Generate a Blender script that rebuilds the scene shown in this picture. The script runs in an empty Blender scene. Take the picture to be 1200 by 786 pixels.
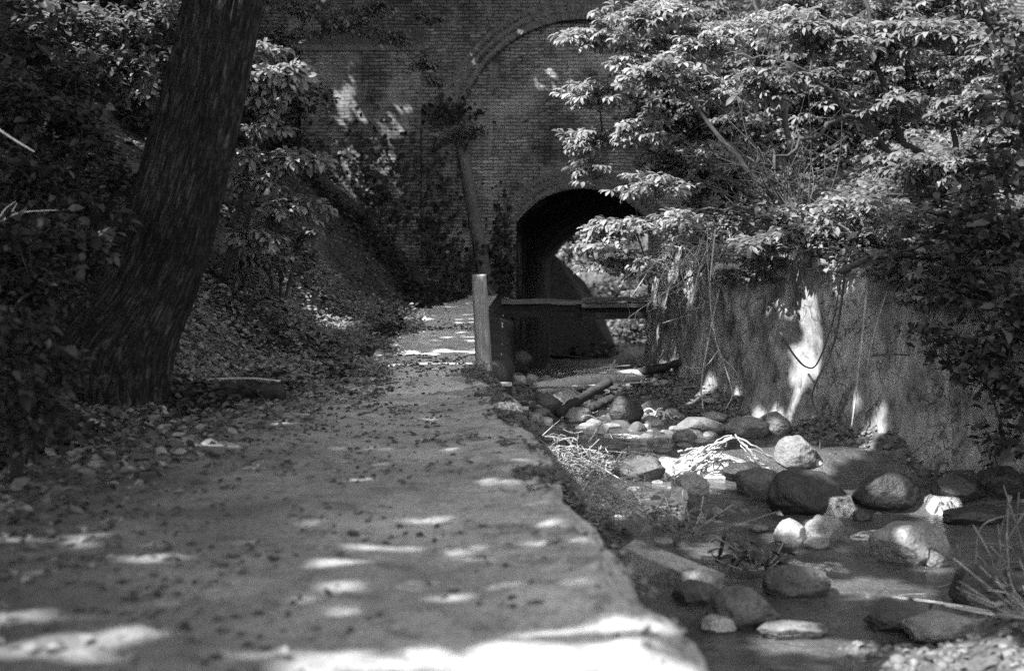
import bpy, bmesh, math, random
import numpy as np
from mathutils import Vector, Matrix

R = math.radians
rng = np.random.default_rng(7)
random.seed(7)
scene = bpy.context.scene
col = scene.collection

# ------------------------------------------------------------------ camera numbers
F = 1200 * 50 / 36.0
CH = 1.2
PITCH = math.atan((393 - 295) / F)
cF = np.array([0, math.cos(PITCH), -math.sin(PITCH)])
cU = np.array([0, math.sin(PITCH), math.cos(PITCH)])


def at(px, py, Y):
    d = cF + np.array([(px - 600) / F, 0, 0]) + cU * ((393 - py) / F)
    return np.array([0, 0, CH]) + d * (Y / d[1])


def on_z(px, py, z):
    d = cF + np.array([(px - 600) / F, 0, 0]) + cU * ((393 - py) / F)
    return np.array([0, 0, CH]) + d * ((z - CH) / d[2])


# ------------------------------------------------------------------ light direction (travel)
SUN = np.array([0.57, 0.37, -0.75])
SUN /= np.linalg.norm(SUN)


# ------------------------------------------------------------------ noise
def _hash(ix, iy, iz, seed):
    h = (ix * 374761393 + iy * 668265263 + iz * 2147483647 + seed * 974634777) & 0xFFFFFFFF
    h = ((h ^ (h >> 13)) * 1274126177) & 0xFFFFFFFF
    return ((h ^ (h >> 16)) & 0xFFFFFF) / float(0xFFFFFF)


def vnoise(p, seed=0):
    p = np.asarray(p, float)
    i = np.floor(p).astype(np.int64)
    f = p - i
    f = f * f * (3 - 2 * f)
    r = 0
    for dx in (0, 1):
        for dy in (0, 1):
            for dz in (0, 1):
                w = (f[..., 0] if dx else 1 - f[..., 0]) * (f[..., 1] if dy else 1 - f[..., 1]) * (f[..., 2] if dz else 1 - f[..., 2])
                r = r + w * _hash(i[..., 0] + dx, i[..., 1] + dy, i[..., 2] + dz, seed)
    return r * 2 - 1


def fbm(p, octv=4, seed=0, gain=0.5):
    p = np.asarray(p, float)
    a, s, r = 1.0, 1.0, 0
    for o in range(octv):
        r = r + a * vnoise(p * s + o * 17.3, seed + o)
        a *= gain
        s *= 2.03
    return r


# ------------------------------------------------------------------ objects
def tag(o, label=None, cat=None, group=None, kind=None):
    if label: o['label'] = label
    if cat: o['category'] = cat
    if group: o['group'] = group
    if kind: o['kind'] = kind
    return o


def thing(name, label, cat, loc=(0, 0, 0), group=None):
    o = bpy.data.objects.new(name, None)
    col.objects.link(o)
    o.location = Vector([float(v) for v in loc])
    o.empty_display_size = 0.1
    return tag(o, label, cat, group)


def link_mesh(name, me, mat, parent=None, loc=None, smooth=True):
    if mat is not None:
        me.materials.append(mat)
    if smooth:
        me.polygons.foreach_set('use_smooth', np.ones(len(me.polygons), bool))
    o = bpy.data.objects.new(name, me)
    col.objects.link(o)
    if parent is not None:
        o.parent = parent
        if loc is None:            # world-space vertices: shift into the parent's frame
            p = parent
            off = Vector((0, 0, 0))
            while p is not None:
                off += p.location
                p = p.parent
            o.location = -off
        else:
            o.location = loc
    elif loc is not None:
        o.location = loc
    return o


def raw_mesh(name, V, loops, starts):
    me = bpy.data.meshes.new(name)
    me.vertices.add(len(V))
    me.vertices.foreach_set('co', np.asarray(V, np.float32).ravel())
    me.loops.add(len(loops))
    me.loops.foreach_set('vertex_index', np.asarray(loops, np.int32))
    me.polygons.add(len(starts))
    me.polygons.foreach_set('loop_start', np.asarray(starts, np.int32))
    me.update(calc_edges=True)
    return me


class MB:
    def __init__(s):
        s.v = []
        s.f = []

    def add(s, verts, faces):
        b = len(s.v)
        s.v.extend([tuple(float(c) for c in q) for q in verts])
        s.f.extend([tuple(b + i for i in fc) for fc in faces])

    def box(s, c, size, rot=None, taper=1.0, jit=0.0):
        hx, hy, hz = size[0] / 2, size[1] / 2, size[2] / 2
        vs = []
        for x, y, z in ((-1, -1, -1), (1, -1, -1), (1, 1, -1), (-1, 1, -1), (-1, -1, 1), (1, -1, 1), (1, 1, 1), (-1, 1, 1)):
            k = taper if z > 0 else 1.0
            p = Vector((x * hx * k, y * hy * k, z * hz))
            if jit: p += Vector([random.uniform(-jit, jit) for _ in range(3)])
            if rot is not None: p = rot @ p
            vs.append(p + Vector([float(q) for q in c]))
        s.add(vs, [(0, 3, 2, 1), (4, 5, 6, 7), (0, 1, 5, 4), (1, 2, 6, 5), (2, 3, 7, 6), (3, 0, 4, 7)])

    def tube(s, pts, radii, n=6, cap=True, wob=0.0):
        pts = [Vector([float(q) for q in p]) for p in pts]
        m = len(pts)
        if np.isscalar(radii): radii = [radii] * m
        ref = Vector((0.31, 0.17, 0.93)).normalized()
        vs, fs = [], []
        for i, p in enumerate(pts):
            t = (pts[min(i + 1, m - 1)] - pts[max(i - 1, 0)])
            if t.length < 1e-9: t = Vector((0, 0, 1))
            t.normalize()
            a = t.cross(ref)
            if a.length < 1e-3: a = t.cross(Vector((1, 0, 0)))
            a.normalize()
            b = t.cross(a)
            for k in range(n):
                an = 2 * math.pi * k / n
                r = radii[i] * (1 + (random.uniform(-wob, wob) if wob else 0))
                vs.append(p + (a * math.cos(an) + b * math.sin(an)) * r)
        for i in range(m - 1):
            for k in range(n):
                k2 = (k + 1) % n
                fs.append((i * n + k, i * n + k2, (i + 1) * n + k2, (i + 1) * n + k))
        if cap:
            fs.append(tuple(reversed(range(n))))
            fs.append(tuple((m - 1) * n + k for k in range(n)))
        s.add(vs, fs)

    def build(s, name, mat, parent=None, loc=None, smooth=True):
        me = bpy.data.meshes.new(name)
        me.from_pydata(s.v, [], s.f)
        me.update()
        return link_mesh(name, me, mat, parent, loc, smooth)


def grid_mesh(name, P, mat, parent=None, smooth=True, flip=False):
    """P: array (n, m, 3)"""
    n, m = P.shape[:2]
    idx = np.arange(n * m).reshape(n, m)
    q = np.stack([idx[:-1, :-1], idx[1:, :-1], idx[1:, 1:], idx[:-1, 1:]], -1).reshape(-1, 4)
    if flip: q = q[:, ::-1]
    me = raw_mesh(name, P.reshape(-1, 3), q.ravel(), np.arange(len(q)) * 4)
    return link_mesh(name, me, mat, parent, None, smooth)


def curve_pts(ctrl, n):
    """Catmull-Rom through control points."""
    c = [np.asarray(q, float) for q in ctrl]
    if len(c) == 2:
        return [c[0] + (c[1] - c[0]) * t for t in np.linspace(0, 1, n)]
    c = [2 * c[0] - c[1]] + c + [2 * c[-1] - c[-2]]
    out = []
    segs = len(c) - 3
    for t in np.linspace(0, segs - 1e-6, n):
        i = int(t)
        u = t - i
        p0, p1, p2, p3 = c[i:i + 4]
        out.append(0.5 * ((2 * p1) + (p2 - p0) * u + (2 * p0 - 5 * p1 + 4 * p2 - p3) * u * u + (3 * p1 - p0 - 3 * p2 + p3) * u ** 3))
    return out


# ------------------------------------------------------------------ materials (black-and-white film: neutral greys)
def g(v): return (v, v, v, 1)


class NT:
    def __init__(s, name):
        s.m = bpy.data.materials.new(name)
        s.m.use_nodes = True
        s.t = s.m.node_tree
        s.t.nodes.clear()
        s.out = s.n('ShaderNodeOutputMaterial')

    def n(s, typ, **kw):
        nd = s.t.nodes.new(typ)
        for k, v in kw.items(): setattr(nd, k, v)
        return nd

    def l(s, a, b): s.t.links.new(a, b)

    def coord(s, scale=(1, 1, 1), rot=(0, 0, 0), out='Object'):
        tc = s.n('ShaderNodeTexCoord')
        mp = s.n('ShaderNodeMapping')
        mp.inputs['Scale'].default_value = scale
        mp.inputs['Rotation'].default_value = rot
        s.l(tc.outputs[out], mp.inputs[0])
        return mp.outputs[0]

    def noise(s, vec, scale, detail=6, rough=0.6, dist=0.0):
        nd = s.n('ShaderNodeTexNoise')
        nd.inputs['Scale'].default_value = scale
        nd.inputs['Detail'].default_value = detail
        nd.inputs['Roughness'].default_value = rough
        nd.inputs['Distortion'].default_value = dist
        s.l(vec, nd.inputs['Vector'])
        return nd.outputs['Fac']

    def ramp(s, fac, stops):
        nd = s.n('ShaderNodeValToRGB')
        e = nd.color_ramp.elements
        while len(e) < len(stops): e.new(0.5)
        for i, (p, v) in enumerate(stops):
            e[i].position = p
            e[i].color = g(v)
        s.l(fac, nd.inputs[0])
        return nd.outputs[0]

    def mix(s, a, b, fac, mode='MIX'):
        nd = s.n('ShaderNodeMix', data_type='RGBA', blend_type=mode)
        for sock, v in ((nd.inputs[6], a), (nd.inputs[7], b), (nd.inputs[0], fac)):
            if hasattr(v, 'is_output'): s.l(v, sock)
            elif sock.type == 'VALUE': sock.default_value = v
            else: sock.default_value = g(v)
        return nd.outputs[2]

    def bump(s, h, strength=0.5, dist=0.02, normal=None):
        nd = s.n('ShaderNodeBump')
        nd.inputs['Strength'].default_value = strength
        nd.inputs['Distance'].default_value = dist
        s.l(h, nd.inputs['Height'])
        if normal is not None: s.l(normal, nd.inputs['Normal'])
        return nd.outputs[0]

    def bsdf(s, color, rough=0.85, normal=None, spec=0.3, **kw):
        b = s.n('ShaderNodeBsdfPrincipled')
        if hasattr(color, 'is_output'): s.l(color, b.inputs['Base Color'])
        else: b.inputs['Base Color'].default_value = g(color)
        if hasattr(rough, 'is_output'): s.l(rough, b.inputs['Roughness'])
        else: b.inputs['Roughness'].default_value = rough
        b.inputs['Specular IOR Level'].default_value = spec
        if normal is not None: s.l(normal, b.inputs['Normal'])
        s.l(b.outputs[0], s.out.inputs[0])
        return b


def m_mottle(name, lo, hi, scale=3.0, rough=0.9, bs=0.6, bd=0.02, stretch=(1, 1, 1), fine=30, spec=0.25, dark=None, rand=0.0):
    t = NT(name)
    c = t.coord(stretch)
    n1 = t.noise(c, scale, 8, 0.65)
    n2 = t.noise(c, fine, 4, 0.6)
    a = t.ramp(n1, [(0.3, lo), (0.7, hi)])
    b = t.ramp(n2, [(0.3, 0.6), (0.7, 1.25)])
    cc = t.mix(a, b, 1.0, 'MULTIPLY')
    if dark:
        n3 = t.noise(c, dark[0], 6, 0.7)
        cc = t.mix(cc, dark[1], t.ramp(n3, [(dark[2], 0.0), (dark[2] + 0.08, dark[3])]))
    if rand:
        oi = t.n('ShaderNodeObjectInfo')
        rr = t.ramp(oi.outputs['Random'], [(0, 1 - rand), (1, 1 + rand)])
        cc = t.mix(cc, rr, 1.0, 'MULTIPLY')
    h = t.mix(n1, n2, 0.45)
    t.bsdf(cc, rough, t.bump(h, bs, bd), spec)
    return t.m


def m_leaf(name, lo, hi, trans=0.35, rough=0.55, spec=0.3):
    t = NT(name)
    geo = t.n('ShaderNodeNewGeometry')
    cc = t.ramp(geo.outputs['Random Per Island'], [(0.0, lo), (0.6, (lo + hi) / 2), (1.0, hi)])
    c = t.coord((1, 1, 1))
    cc = t.mix(cc, t.ramp(t.noise(c, 40, 3), [(0.3, 0.75), (0.7, 1.2)]), 1.0, 'MULTIPLY')
    b = t.bsdf(cc, rough, None, spec)
    tr = t.n('ShaderNodeBsdfTranslucent')
    t.l(t.mix(cc, 1.25, 1.0, 'MULTIPLY'), tr.inputs[0])
    mx = t.n('ShaderNodeMixShader')
    mx.inputs[0].default_value = trans
    t.l(b.outputs[0], mx.inputs[1])
    t.l(tr.outputs[0], mx.inputs[2])
    t.l(mx.outputs[0], t.out.inputs[0])
    return t.m


def m_brick(name, lo, hi, mortar, ax='xz', scale=1.0, row=0.062):
    t = NT(name)
    tc = t.n('ShaderNodeTexCoord')
    sp = t.n('ShaderNodeSeparateXYZ')
    t.l(tc.outputs['Object'], sp.inputs[0])
    cb = t.n('ShaderNodeCombineXYZ')
    t.l(sp.outputs['X' if ax[0] == 'x' else 'Y'], cb.inputs[0])
    t.l(sp.outputs['Z'], cb.inputs[1])
    # ragged courses
    wob = t.n('ShaderNodeVectorMath', operation='ADD')
    nz = t.n('ShaderNodeTexNoise')
    nz.inputs['Scale'].default_value = 3.0
    nz.inputs['Detail'].default_value = 3
    t.l(tc.outputs['Object'], nz.inputs['Vector'])
    sc = t.n('ShaderNodeVectorMath', operation='SCALE')
    sc.inputs['Scale'].default_value = 0.06
    t.l(nz.outputs['Color'], sc.inputs[0])
    t.l(cb.outputs[0], wob.inputs[0])
    t.l(sc.outputs[0], wob.inputs[1])
    br = t.n('ShaderNodeTexBrick')
    br.offset = 0.5
    br.inputs['Scale'].default_value = scale
    br.inputs['Mortar Size'].default_value = 0.011
    br.inputs['Mortar Smooth'].default_value = 0.35
    br.inputs['Bias'].default_value = -0.1
    br.inputs['Brick Width'].default_value = 0.21
    br.inputs['Row Height'].default_value = row
    br.inputs['Color1'].default_value = g(lo)
    br.inputs['Color2'].default_value = g(hi)
    br.inputs['Mortar'].default_value = g(mortar)
    t.l(wob.outputs[0], br.inputs['Vector'])
    c = t.coord()
    big = t.ramp(t.noise(c, 0.9, 8, 0.7), [(0.32, 0.35), (0.68, 1.7)])
    fine = t.ramp(t.noise(c, 9, 5, 0.7), [(0.3, 0.65), (0.7, 1.3)])
    cc = t.mix(t.mix(br.outputs['Color'], big, 1.0, 'MULTIPLY'), fine, 1.0, 'MULTIPLY')
    # missing and sooty bricks
    n3 = t.noise(t.coord((1, 1, 2.2)), 4.5, 6, 0.7)
    cc = t.mix(cc, 0.02, t.ramp(n3, [(0.56, 0.0), (0.66, 0.85)]))
    n4 = t.noise(t.coord((1, 1, 0.6)), 1.6, 7, 0.7, 0.5)
    cc = t.mix(cc, 0.32, t.ramp(n4, [(0.5, 0.0), (0.66, 0.65)]))
    h = t.mix(br.outputs['Fac'], t.noise(c, 14, 5), 0.4)
    inv = t.n('ShaderNodeInvert')
    t.l(h, inv.inputs['Color'])
    t.bsdf(cc, 0.95, t.bump(inv.outputs[0], 0.9, 0.03), 0.15)
    return t.m


M = {}


def mat_dirt():
    """pale trodden earth by the wall edge, darker leaf mould towards the bank"""
    t = NT('dirt')
    c = t.coord()
    n1 = t.noise(c, 1.1, 8, 0.68)
    n2 = t.noise(c, 7.0, 7, 0.72, 0.4)
    n3 = t.noise(c, 38, 4, 0.65)
    a = t.ramp(n1, [(0.3, 0.2), (0.7, 0.36)])
    sp = t.n('ShaderNodeSeparateXYZ')
    tc = t.n('ShaderNodeTexCoord')
    t.l(tc.outputs['Object'], sp.inputs[0])
    ad = t.n('ShaderNodeMath', operation='MULTIPLY_ADD')     # distance from the wall edge, made ragged by noise
    t.l(sp.outputs['Y'], ad.inputs[0]); ad.inputs[1].default_value = 0.1
    t.l(sp.outputs['X'], ad.inputs[2])
    a2 = t.n('ShaderNodeMath', operation='MULTIPLY_ADD')
    t.l(n1, a2.inputs[0]); a2.inputs[1].default_value = 1.6
    t.l(ad.outputs[0], a2.inputs[2])
    mr = t.n('ShaderNodeMapRange')
    t.l(a2.outputs[0], mr.inputs[0])
    mr.inputs[1].default_value = -0.55; mr.inputs[2].default_value = 1.25
    mr.inputs[3].default_value = 0.3; mr.inputs[4].default_value = 1.0
    cc = t.mix(a, mr.outputs[0], 1.0, 'MULTIPLY')
    dry = t.n('ShaderNodeMapRange')      # soft sunlight on the far path, painted in as paler dirt
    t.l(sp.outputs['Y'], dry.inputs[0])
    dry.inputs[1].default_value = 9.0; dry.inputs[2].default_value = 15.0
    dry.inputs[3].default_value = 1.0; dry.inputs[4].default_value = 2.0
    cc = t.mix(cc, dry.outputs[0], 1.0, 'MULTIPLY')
    cc = t.mix(cc, t.ramp(n3, [(0.3, 0.6), (0.7, 1.3)]), 1.0, 'MULTIPLY')
    cc = t.mix(cc, 0.08, t.ramp(n2, [(0.53, 0.0), (0.62, 0.7)]))
    t.bsdf(cc, 0.95, t.bump(t.mix(n2, n3, 0.4), 1.0, 0.03), 0.2)
    return t.m


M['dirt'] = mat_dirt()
M['soil'] = m_mottle('soil', 0.02, 0.08, 2.5, 0.95, 1.0, 0.05, fine=16, dark=(6.0, 0.02, 0.55, 0.8))
M['concrete'] = m_mottle('concrete', 0.2, 0.38, 3.2, 0.92, 1.0, 0.02, fine=38, dark=(4.0, 0.09, 0.52, 0.7))
M['bed'] = m_mottle('bed', 0.03, 0.12, 7.0, 0.8, 1.0, 0.06, fine=30, dark=(12, 0.015, 0.52, 0.8))
M['stone_wet'] = m_mottle('stone_wet', 0.010, 0.04, 5.0, 0.5, 1.0, 0.03, fine=48, spec=0.45, rand=0.2, dark=(9, 0.006, 0.55, 0.8))
M['stone_dark'] = m_mottle('stone_dark', 0.035, 0.11, 5.0, 0.8, 1.0, 0.03, fine=52, spec=0.3, rand=0.25, dark=(9, 0.02, 0.56, 0.8))
M['stone_grey'] = m_mottle('stone_grey', 0.09, 0.24, 5.0, 0.88, 1.0, 0.03, fine=55, rand=0.3, dark=(8, 0.04, 0.57, 0.8))
M['stone_pale'] = m_mottle('stone_pale', 0.18, 0.38, 6.0, 0.88, 0.9, 0.02, fine=55, rand=0.15, dark=(8, 0.1, 0.6, 0.7))
M['granite'] = m_mottle('granite', 0.09, 0.22, 12.0, 0.9, 1.0, 0.03, fine=45, dark=(26, 0.03, 0.57, 0.8))
M['wood_pale'] = m_mottle('wood_pale', 0.28, 0.45, 3.0, 0.8, 0.5, 0.01, stretch=(9, 9, 1), fine=12)
M['wood_post'] = m_mottle('wood_post', 0.12, 0.3, 3.5, 0.9, 0.9, 0.02, stretch=(10, 10, 0.7), fine=10, dark=(3.5, 0.06, 0.58, 0.7))
M['wood_dark'] = m_mottle('wood_dark', 0.01, 0.04, 4.0, 0.85, 0.8, 0.02, stretch=(1, 6, 6), fine=14)
M['wood_plank'] = m_mottle('wood_plank', 0.04, 0.14, 4.0, 0.85, 0.8, 0.02, stretch=(0.7, 8, 8), fine=14)
M['twig'] = m_mottle('twig', 0.14, 0.42, 6.0, 0.8, 0.3, 0.004, fine=20)
M['twig_pale'] = m_mottle('twig_pale', 0.4, 0.62, 6.0, 0.75, 0.3, 0.004, fine=20)
M['stalk'] = m_mottle('stalk', 0.05, 0.2, 6.0, 0.85, 0.3, 0.004, fine=20)
M['twig_dark'] = m_mottle('twig_dark', 0.025, 0.07, 6.0, 0.85, 0.3, 0.004, fine=20)
M['bark_thin'] = m_mottle('bark_thin', 0.018, 0.05, 6.0, 0.9, 0.7, 0.01, stretch=(3, 3, 1), fine=20)
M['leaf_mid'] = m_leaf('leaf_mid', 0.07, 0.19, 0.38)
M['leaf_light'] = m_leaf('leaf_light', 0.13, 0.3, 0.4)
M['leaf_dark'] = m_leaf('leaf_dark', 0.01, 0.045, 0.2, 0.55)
M['leaf_dry'] = m_leaf('leaf_dry', 0.04, 0.2, 0.1, 0.7, 0.2)
M['leaf_dead'] = m_leaf('leaf_dead', 0.03, 0.16, 0.05, 0.85, 0.2)
M['brick'] = m_brick('brick', 0.10, 0.2, 0.05)
M['brick_pale'] = m_brick('brick_pale', 0.15, 0.28, 0.075)
M['brick_shade'] = m_brick('brick_shade', 0.012, 0.03, 0.006, 'yz')  # darkness inside the tunnel put into the brick colour
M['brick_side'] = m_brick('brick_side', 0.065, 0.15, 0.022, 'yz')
M['brick_loose'] = m_mottle('brick_loose', 0.09, 0.19, 7.0, 0.95, 0.7, 0.01, fine=30, dark=(4, 0.03, 0.58, 0.8))
M['coping'] = m_mottle('coping', 0.08, 0.16, 3.0, 0.92, 0.6, 0.02, fine=24, dark=(3, 0.04, 0.56, 0.6))


def mat_bark():
    t = NT('bark')
    at_ = t.n('ShaderNodeAttribute')
    at_.attribute_name = 'bark'
    mp = t.n('ShaderNodeMapping')
    mp.inputs['Scale'].default_value = (21, 21, 2.4)
    t.l(at_.outputs['Vector'], mp.inputs[0])
    c = mp.outputs[0]
    n = t.noise(c, 2.0, 4, 0.6, 0.35)
    ab = t.n('ShaderNodeMath', operation='SUBTRACT')
    t.l(n, ab.inputs[0]); ab.inputs[1].default_value = 0.5
    ab2 = t.n('ShaderNodeMath', operation='ABSOLUTE')
    t.l(ab.outputs[0], ab2.inputs[0])
    n = t.ramp(ab2.outputs[0], [(0.0, 0.0), (0.05, 0.45), (0.16, 1.0)])
    n2 = t.noise(t.coord(), 45, 6, 0.75)
    big = t.noise(t.coord((1, 1, 1)), 2.6, 5)
    cc = t.mix(0.006, 0.05, n)
    cc = t.mix(cc, t.ramp(n2, [(0.3, 0.35), (0.7, 1.5)]), 1.0, 'MULTIPLY')
    cc = t.mix(cc, t.ramp(big, [(0.35, 0.6), (0.65, 1.25)]), 1.0, 'MULTIPLY')
    t.bsdf(cc, 0.95, t.bump(t.mix(n, n2, 0.25), 1.0, 0.04), 0.15)
    return t.m


M['bark'] = mat_bark()


def mat_plaster():
    """old rendered channel wall, lime and damp running down it"""
    t = NT('render_wall')
    n1 = t.noise(t.coord((1.3, 1.3, 0.5)), 2.2, 8, 0.7, 0.8)
    n2 = t.noise(t.coord(), 2.6, 10, 0.74, 0.4)
    n3 = t.noise(t.coord(), 30, 6, 0.75)
    n4 = t.noise(t.coord((1, 1, 0.7)), 7.5, 7, 0.7, 0.6)
    base = t.ramp(n2, [(0.34, 0.05), (0.43, 0.14), (0.54, 0.22), (0.7, 0.3)])
    streak = t.ramp(n1, [(0.34, 0.4), (0.5, 0.95), (0.64, 1.5)])
    cc = t.mix(base, streak, 1.0, 'MULTIPLY')
    cc = t.mix(cc, t.ramp(n3, [(0.3, 0.8), (0.7, 1.15)]), 1.0, 'MULTIPLY')
    cc = t.mix(cc, 0.03, t.ramp(n4, [(0.57, 0.0), (0.66, 0.8)]))
    wv = t.n('ShaderNodeTexVoronoi', feature='DISTANCE_TO_EDGE')
    wv.inputs['Scale'].default_value = 1.1
    ds = t.n('ShaderNodeVectorMath', operation='ADD')
    nz = t.n('ShaderNodeTexNoise')
    nz.inputs['Scale'].default_value = 3.0
    nz.inputs['Detail'].default_value = 5
    t.l(t.coord(), nz.inputs['Vector'])
    t.l(t.coord((1.3, 1.3, .7)), ds.inputs[0]); t.l(nz.outputs['Color'], ds.inputs[1])
    t.l(ds.outputs[0], wv.inputs['Vector'])
    cc = t.mix(cc, 0.015, t.ramp(wv.outputs['Distance'], [(0.0, 0.85), (0.018, 0.0)]))
    lime = t.noise(t.coord((2.2, 2.2, 0.5)), 1.9, 7, 0.68, 0.9)
    cc = t.mix(cc, 0.42, t.ramp(lime, [(0.6, 0.0), (0.68, 0.7)]))
    h = t.mix(t.mix(n2, n4, 0.5), n3, 0.06)
    t.bsdf(cc, 0.92, t.bump(h, 0.8, 0.05), 0.2)
    return t.m


M['render_wall'] = mat_plaster()


def mat_water():
    t = NT('water')
    n1 = t.noise(t.coord((1, 2.0, 1)), 7.0, 5, 0.6, 0.8)
    n2 = t.noise(t.coord((1, 1.6, 1)), 22.0, 4, 0.6, 0.4)
    b = t.bsdf(t.ramp(t.noise(t.coord(), 2.5, 5), [(0.3, 0.03), (0.7, 0.1)]), 0.09, t.bump(t.mix(n1, n2, 0.45), 1.0, 0.09), 0.5)
    b.inputs['IOR'].default_value = 1.33
    return t.m


M['water'] = mat_water()  # ripples


def mat_foam():
    t = NT('white_water')
    c = t.coord((1, 1, 0.35))
    n = t.noise(c, 16, 7, 0.75, 0.5)
    cc = t.ramp(n, [(0.4, 0.03), (0.5, 0.35), (0.62, 0.85)])
    t.bsdf(cc, 0.3, t.bump(n, 1.0, 0.05), 0.5)
    return t.m


M['foam'] = mat_foam()


# ------------------------------------------------------------------ ground functions
def interp(Y, pts):
    a = np.array(pts)
    return np.interp(Y, a[:, 0], a[:, 1])


def sstep(a, b, x):
    t = np.clip((x - a) / (b - a), 0, 1)
    return t * t * (3 - 2 * t)


YT = 26.0     # brick face


def xe(Y):
    Y = np.asarray(Y, float)
    return np.where(Y < 14.6, 0.905 - 0.0782 * Y, np.interp(Y, [14.6, 14.9, 19, 26, 36], [-0.236, -0.03, -0.03, 0.05, 0.9]))


def zp(Y):
    return 0.42 * sstep(12.8, 20.5, np.asarray(Y, float))


def xl(Y):
    return interp(Y, [(-8, -3.8), (4, -3.4), (7.5, -2.9), (11, -2.2), (14, -1.55), (19, -1.35), (24, -0.8), (26, -0.75), (60, -0.75)])


def zw(Y):
    Y = np.asarray(Y, float)
    return -0.85 + 0.11 * sstep(11.05, 11.35, Y) + 0.17 * sstep(12.2, 12.6, Y) + 0.14 * sstep(14.5, 19, Y) - 1.15 * sstep(19.7, 22.5, Y)


def zbank(x, Y):
    """ground left of the channel"""
    d = np.maximum(0, xl(Y) - x)
    steep = np.interp(Y, [5, 10, 16, 22], [0.5, 0.6, 0.8, 0.88])
    z = zp(Y) + 0.22 * np.minimum(d, 0.7) + steep * np.maximum(0, d - 0.7) * np.clip(1.3 - d * 0.03, 0.4, 1.3)
    p = np.stack([x, Y, 0 * x], -1)
    z = z + (0.03 + 0.09 * np.clip(d, 0, 1)) * fbm(p * 1.3, 5, 3) * np.clip(d + 0.25, 0, 1) + 0.014 * fbm(p * 3.0, 4, 5)
    return z


WALL = [(9.5, 3.0), (7.3, 6.5), (5.6, 9.5), (4.17, 11.6), (2.98, 13.8), (2.15, 16.2), (1.78, 18.4)]
WALL_CORNER = WALL + [(2.5, 19.0), (2.9, 26.0)]


def xr(Y):
    a = np.array(WALL_CORNER)
    return np.interp(Y, a[:, 1], a[:, 0])


def zbed(x, Y):
    w = zw(Y)
    u = x - xe(Y)
    p = np.stack([x, Y, 0 * x], -1)
    z = w - 0.10 + 0.06 * fbm(p * 2.2, 4, 11)
    # gravel bank along the foot of the path wall
    bank = 0.34 * np.clip(1 - u / np.interp(Y, [5, 9, 11, 14, 17], [0.5, 0.75, 0.95, 0.7, 0.5]), 0, 1)
    z = z + bank * np.interp(Y, [4, 7, 16, 19], [0.4, 1, 1, 0.3])
    v = xr(Y) - x
    z = z + 0.3 * np.clip(1 - v / 0.5, 0, 1)
    # rubble bar under the driftwood
    z = z + 0.13 * np.exp(-((Y - 16.6) / 1.3) ** 2) * (0.7 + 0.5 * vnoise(p * 3, 4))
    # muddy shoulder at the near right
    z = z + 0.34 * np.exp(-(((x - 2.9) / 0.9) ** 2 + ((Y - 6.9) / 0.8) ** 2))
    return z


# ------------------------------------------------------------------ setting sheets
Ys = np.concatenate([np.arange(-6, 3, 0.5), np.arange(3, 27, 0.12), np.arange(27, 61, 1.5)])
u = np.linspace(0, 1, 60)
Yg, Ug = np.meshgrid(Ys, u, indexing='ij')
X0_ = xe(Yg) - np.where(Yg < 14.5, .27, .08)      # runs in under the rim of the wall
X = X0_ + (xl(Yg) - X0_) * Ug
pth = np.stack([X, Yg, zbank(X, Yg) + 0.0], -1)
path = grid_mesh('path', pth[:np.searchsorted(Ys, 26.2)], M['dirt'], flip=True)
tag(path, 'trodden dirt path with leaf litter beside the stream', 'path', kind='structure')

u = np.concatenate([np.linspace(0, 0.35, 70), np.linspace(0.36, 1, 40)])
Yg, Ug = np.meshgrid(Ys, u, indexing='ij')
X = xl(Yg) + 0.05 - 16 * Ug
hs = np.stack([X, Yg, zbank(X, Yg) - 0.004], -1)
sel = Ys < 60
hill = grid_mesh('hillside', hs[sel], M['soil'], flip=True)
tag(hill, 'shaded earth hillside rising from the path', 'hillside', kind='structure')

Yb = np.concatenate([np.arange(-6, 4, 0.5), np.arange(4, 20, 0.07), np.arange(20, 62, 1.0)])
Yg, Ug = np.meshgrid(Yb, np.linspace(0, 1, 90), indexing='ij')
lo, hi = xe(Yg) - 0.3, np.where(Yg > 35, 12, xr(Yg) + 0.35)
lo = np.where(Yg > 35, -4, lo)
X = lo + (hi - lo) * Ug
bed = grid_mesh('streambed', np.stack([X, Yg, zbed(X, Yg)], -1), M['bed'], flip=True)
tag(bed, 'stony bed of the stream', 'streambed', kind='structure')

Yg, Ug = np.meshgrid(Yb, np.linspace(0, 1, 60), indexing='ij')
lo, hi = xe(Yg) - 0.2, np.where(Yg > 35, 8, xr(Yg) + 0.2)
X = lo + (hi - lo) * Ug
p = np.stack([X, Yg, 0 * X], -1)
Z = zw(Yg) + 0.008 * fbm(p * np.array([3, 6, 1]), 3, 21)
wat = grid_mesh('stream_water', np.stack([X, Yg, Z], -1), M['water'], flip=True)
tag(wat, 'shallow rippled stream water', 'stream', kind='structure')


def ztop(Y):
    return np.interp(Y, [3, 9, 14, 18, 26], [1.3, 1.25, 1.15, 1.1, 1.2])


Yr = np.concatenate([np.arange(3, 26.6, 0.2)])
Yg, Ug = np.meshgrid(Yr, np.concatenate([np.linspace(0, 0.4, 30), np.linspace(0.43, 1, 14)]), indexing='ij')
X = xr(Yg) + 0.12 + 16 * Ug
d = X - xr(Yg)
p = np.stack([X, Yg, 0 * X], -1)
Z = ztop(Yg) - 0.06 + 0.45 * np.maximum(0, d - 0.3) * np.clip(1.2 - d * 0.05, 0.3, 1.2) + 0.1 * fbm(p * 1.2, 4, 31)
rb = grid_mesh('bank', np.stack([X, Yg, Z], -1), M['soil'])
tag(rb, 'earth bank above the stream wall', 'bank', kind='structure')


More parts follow.
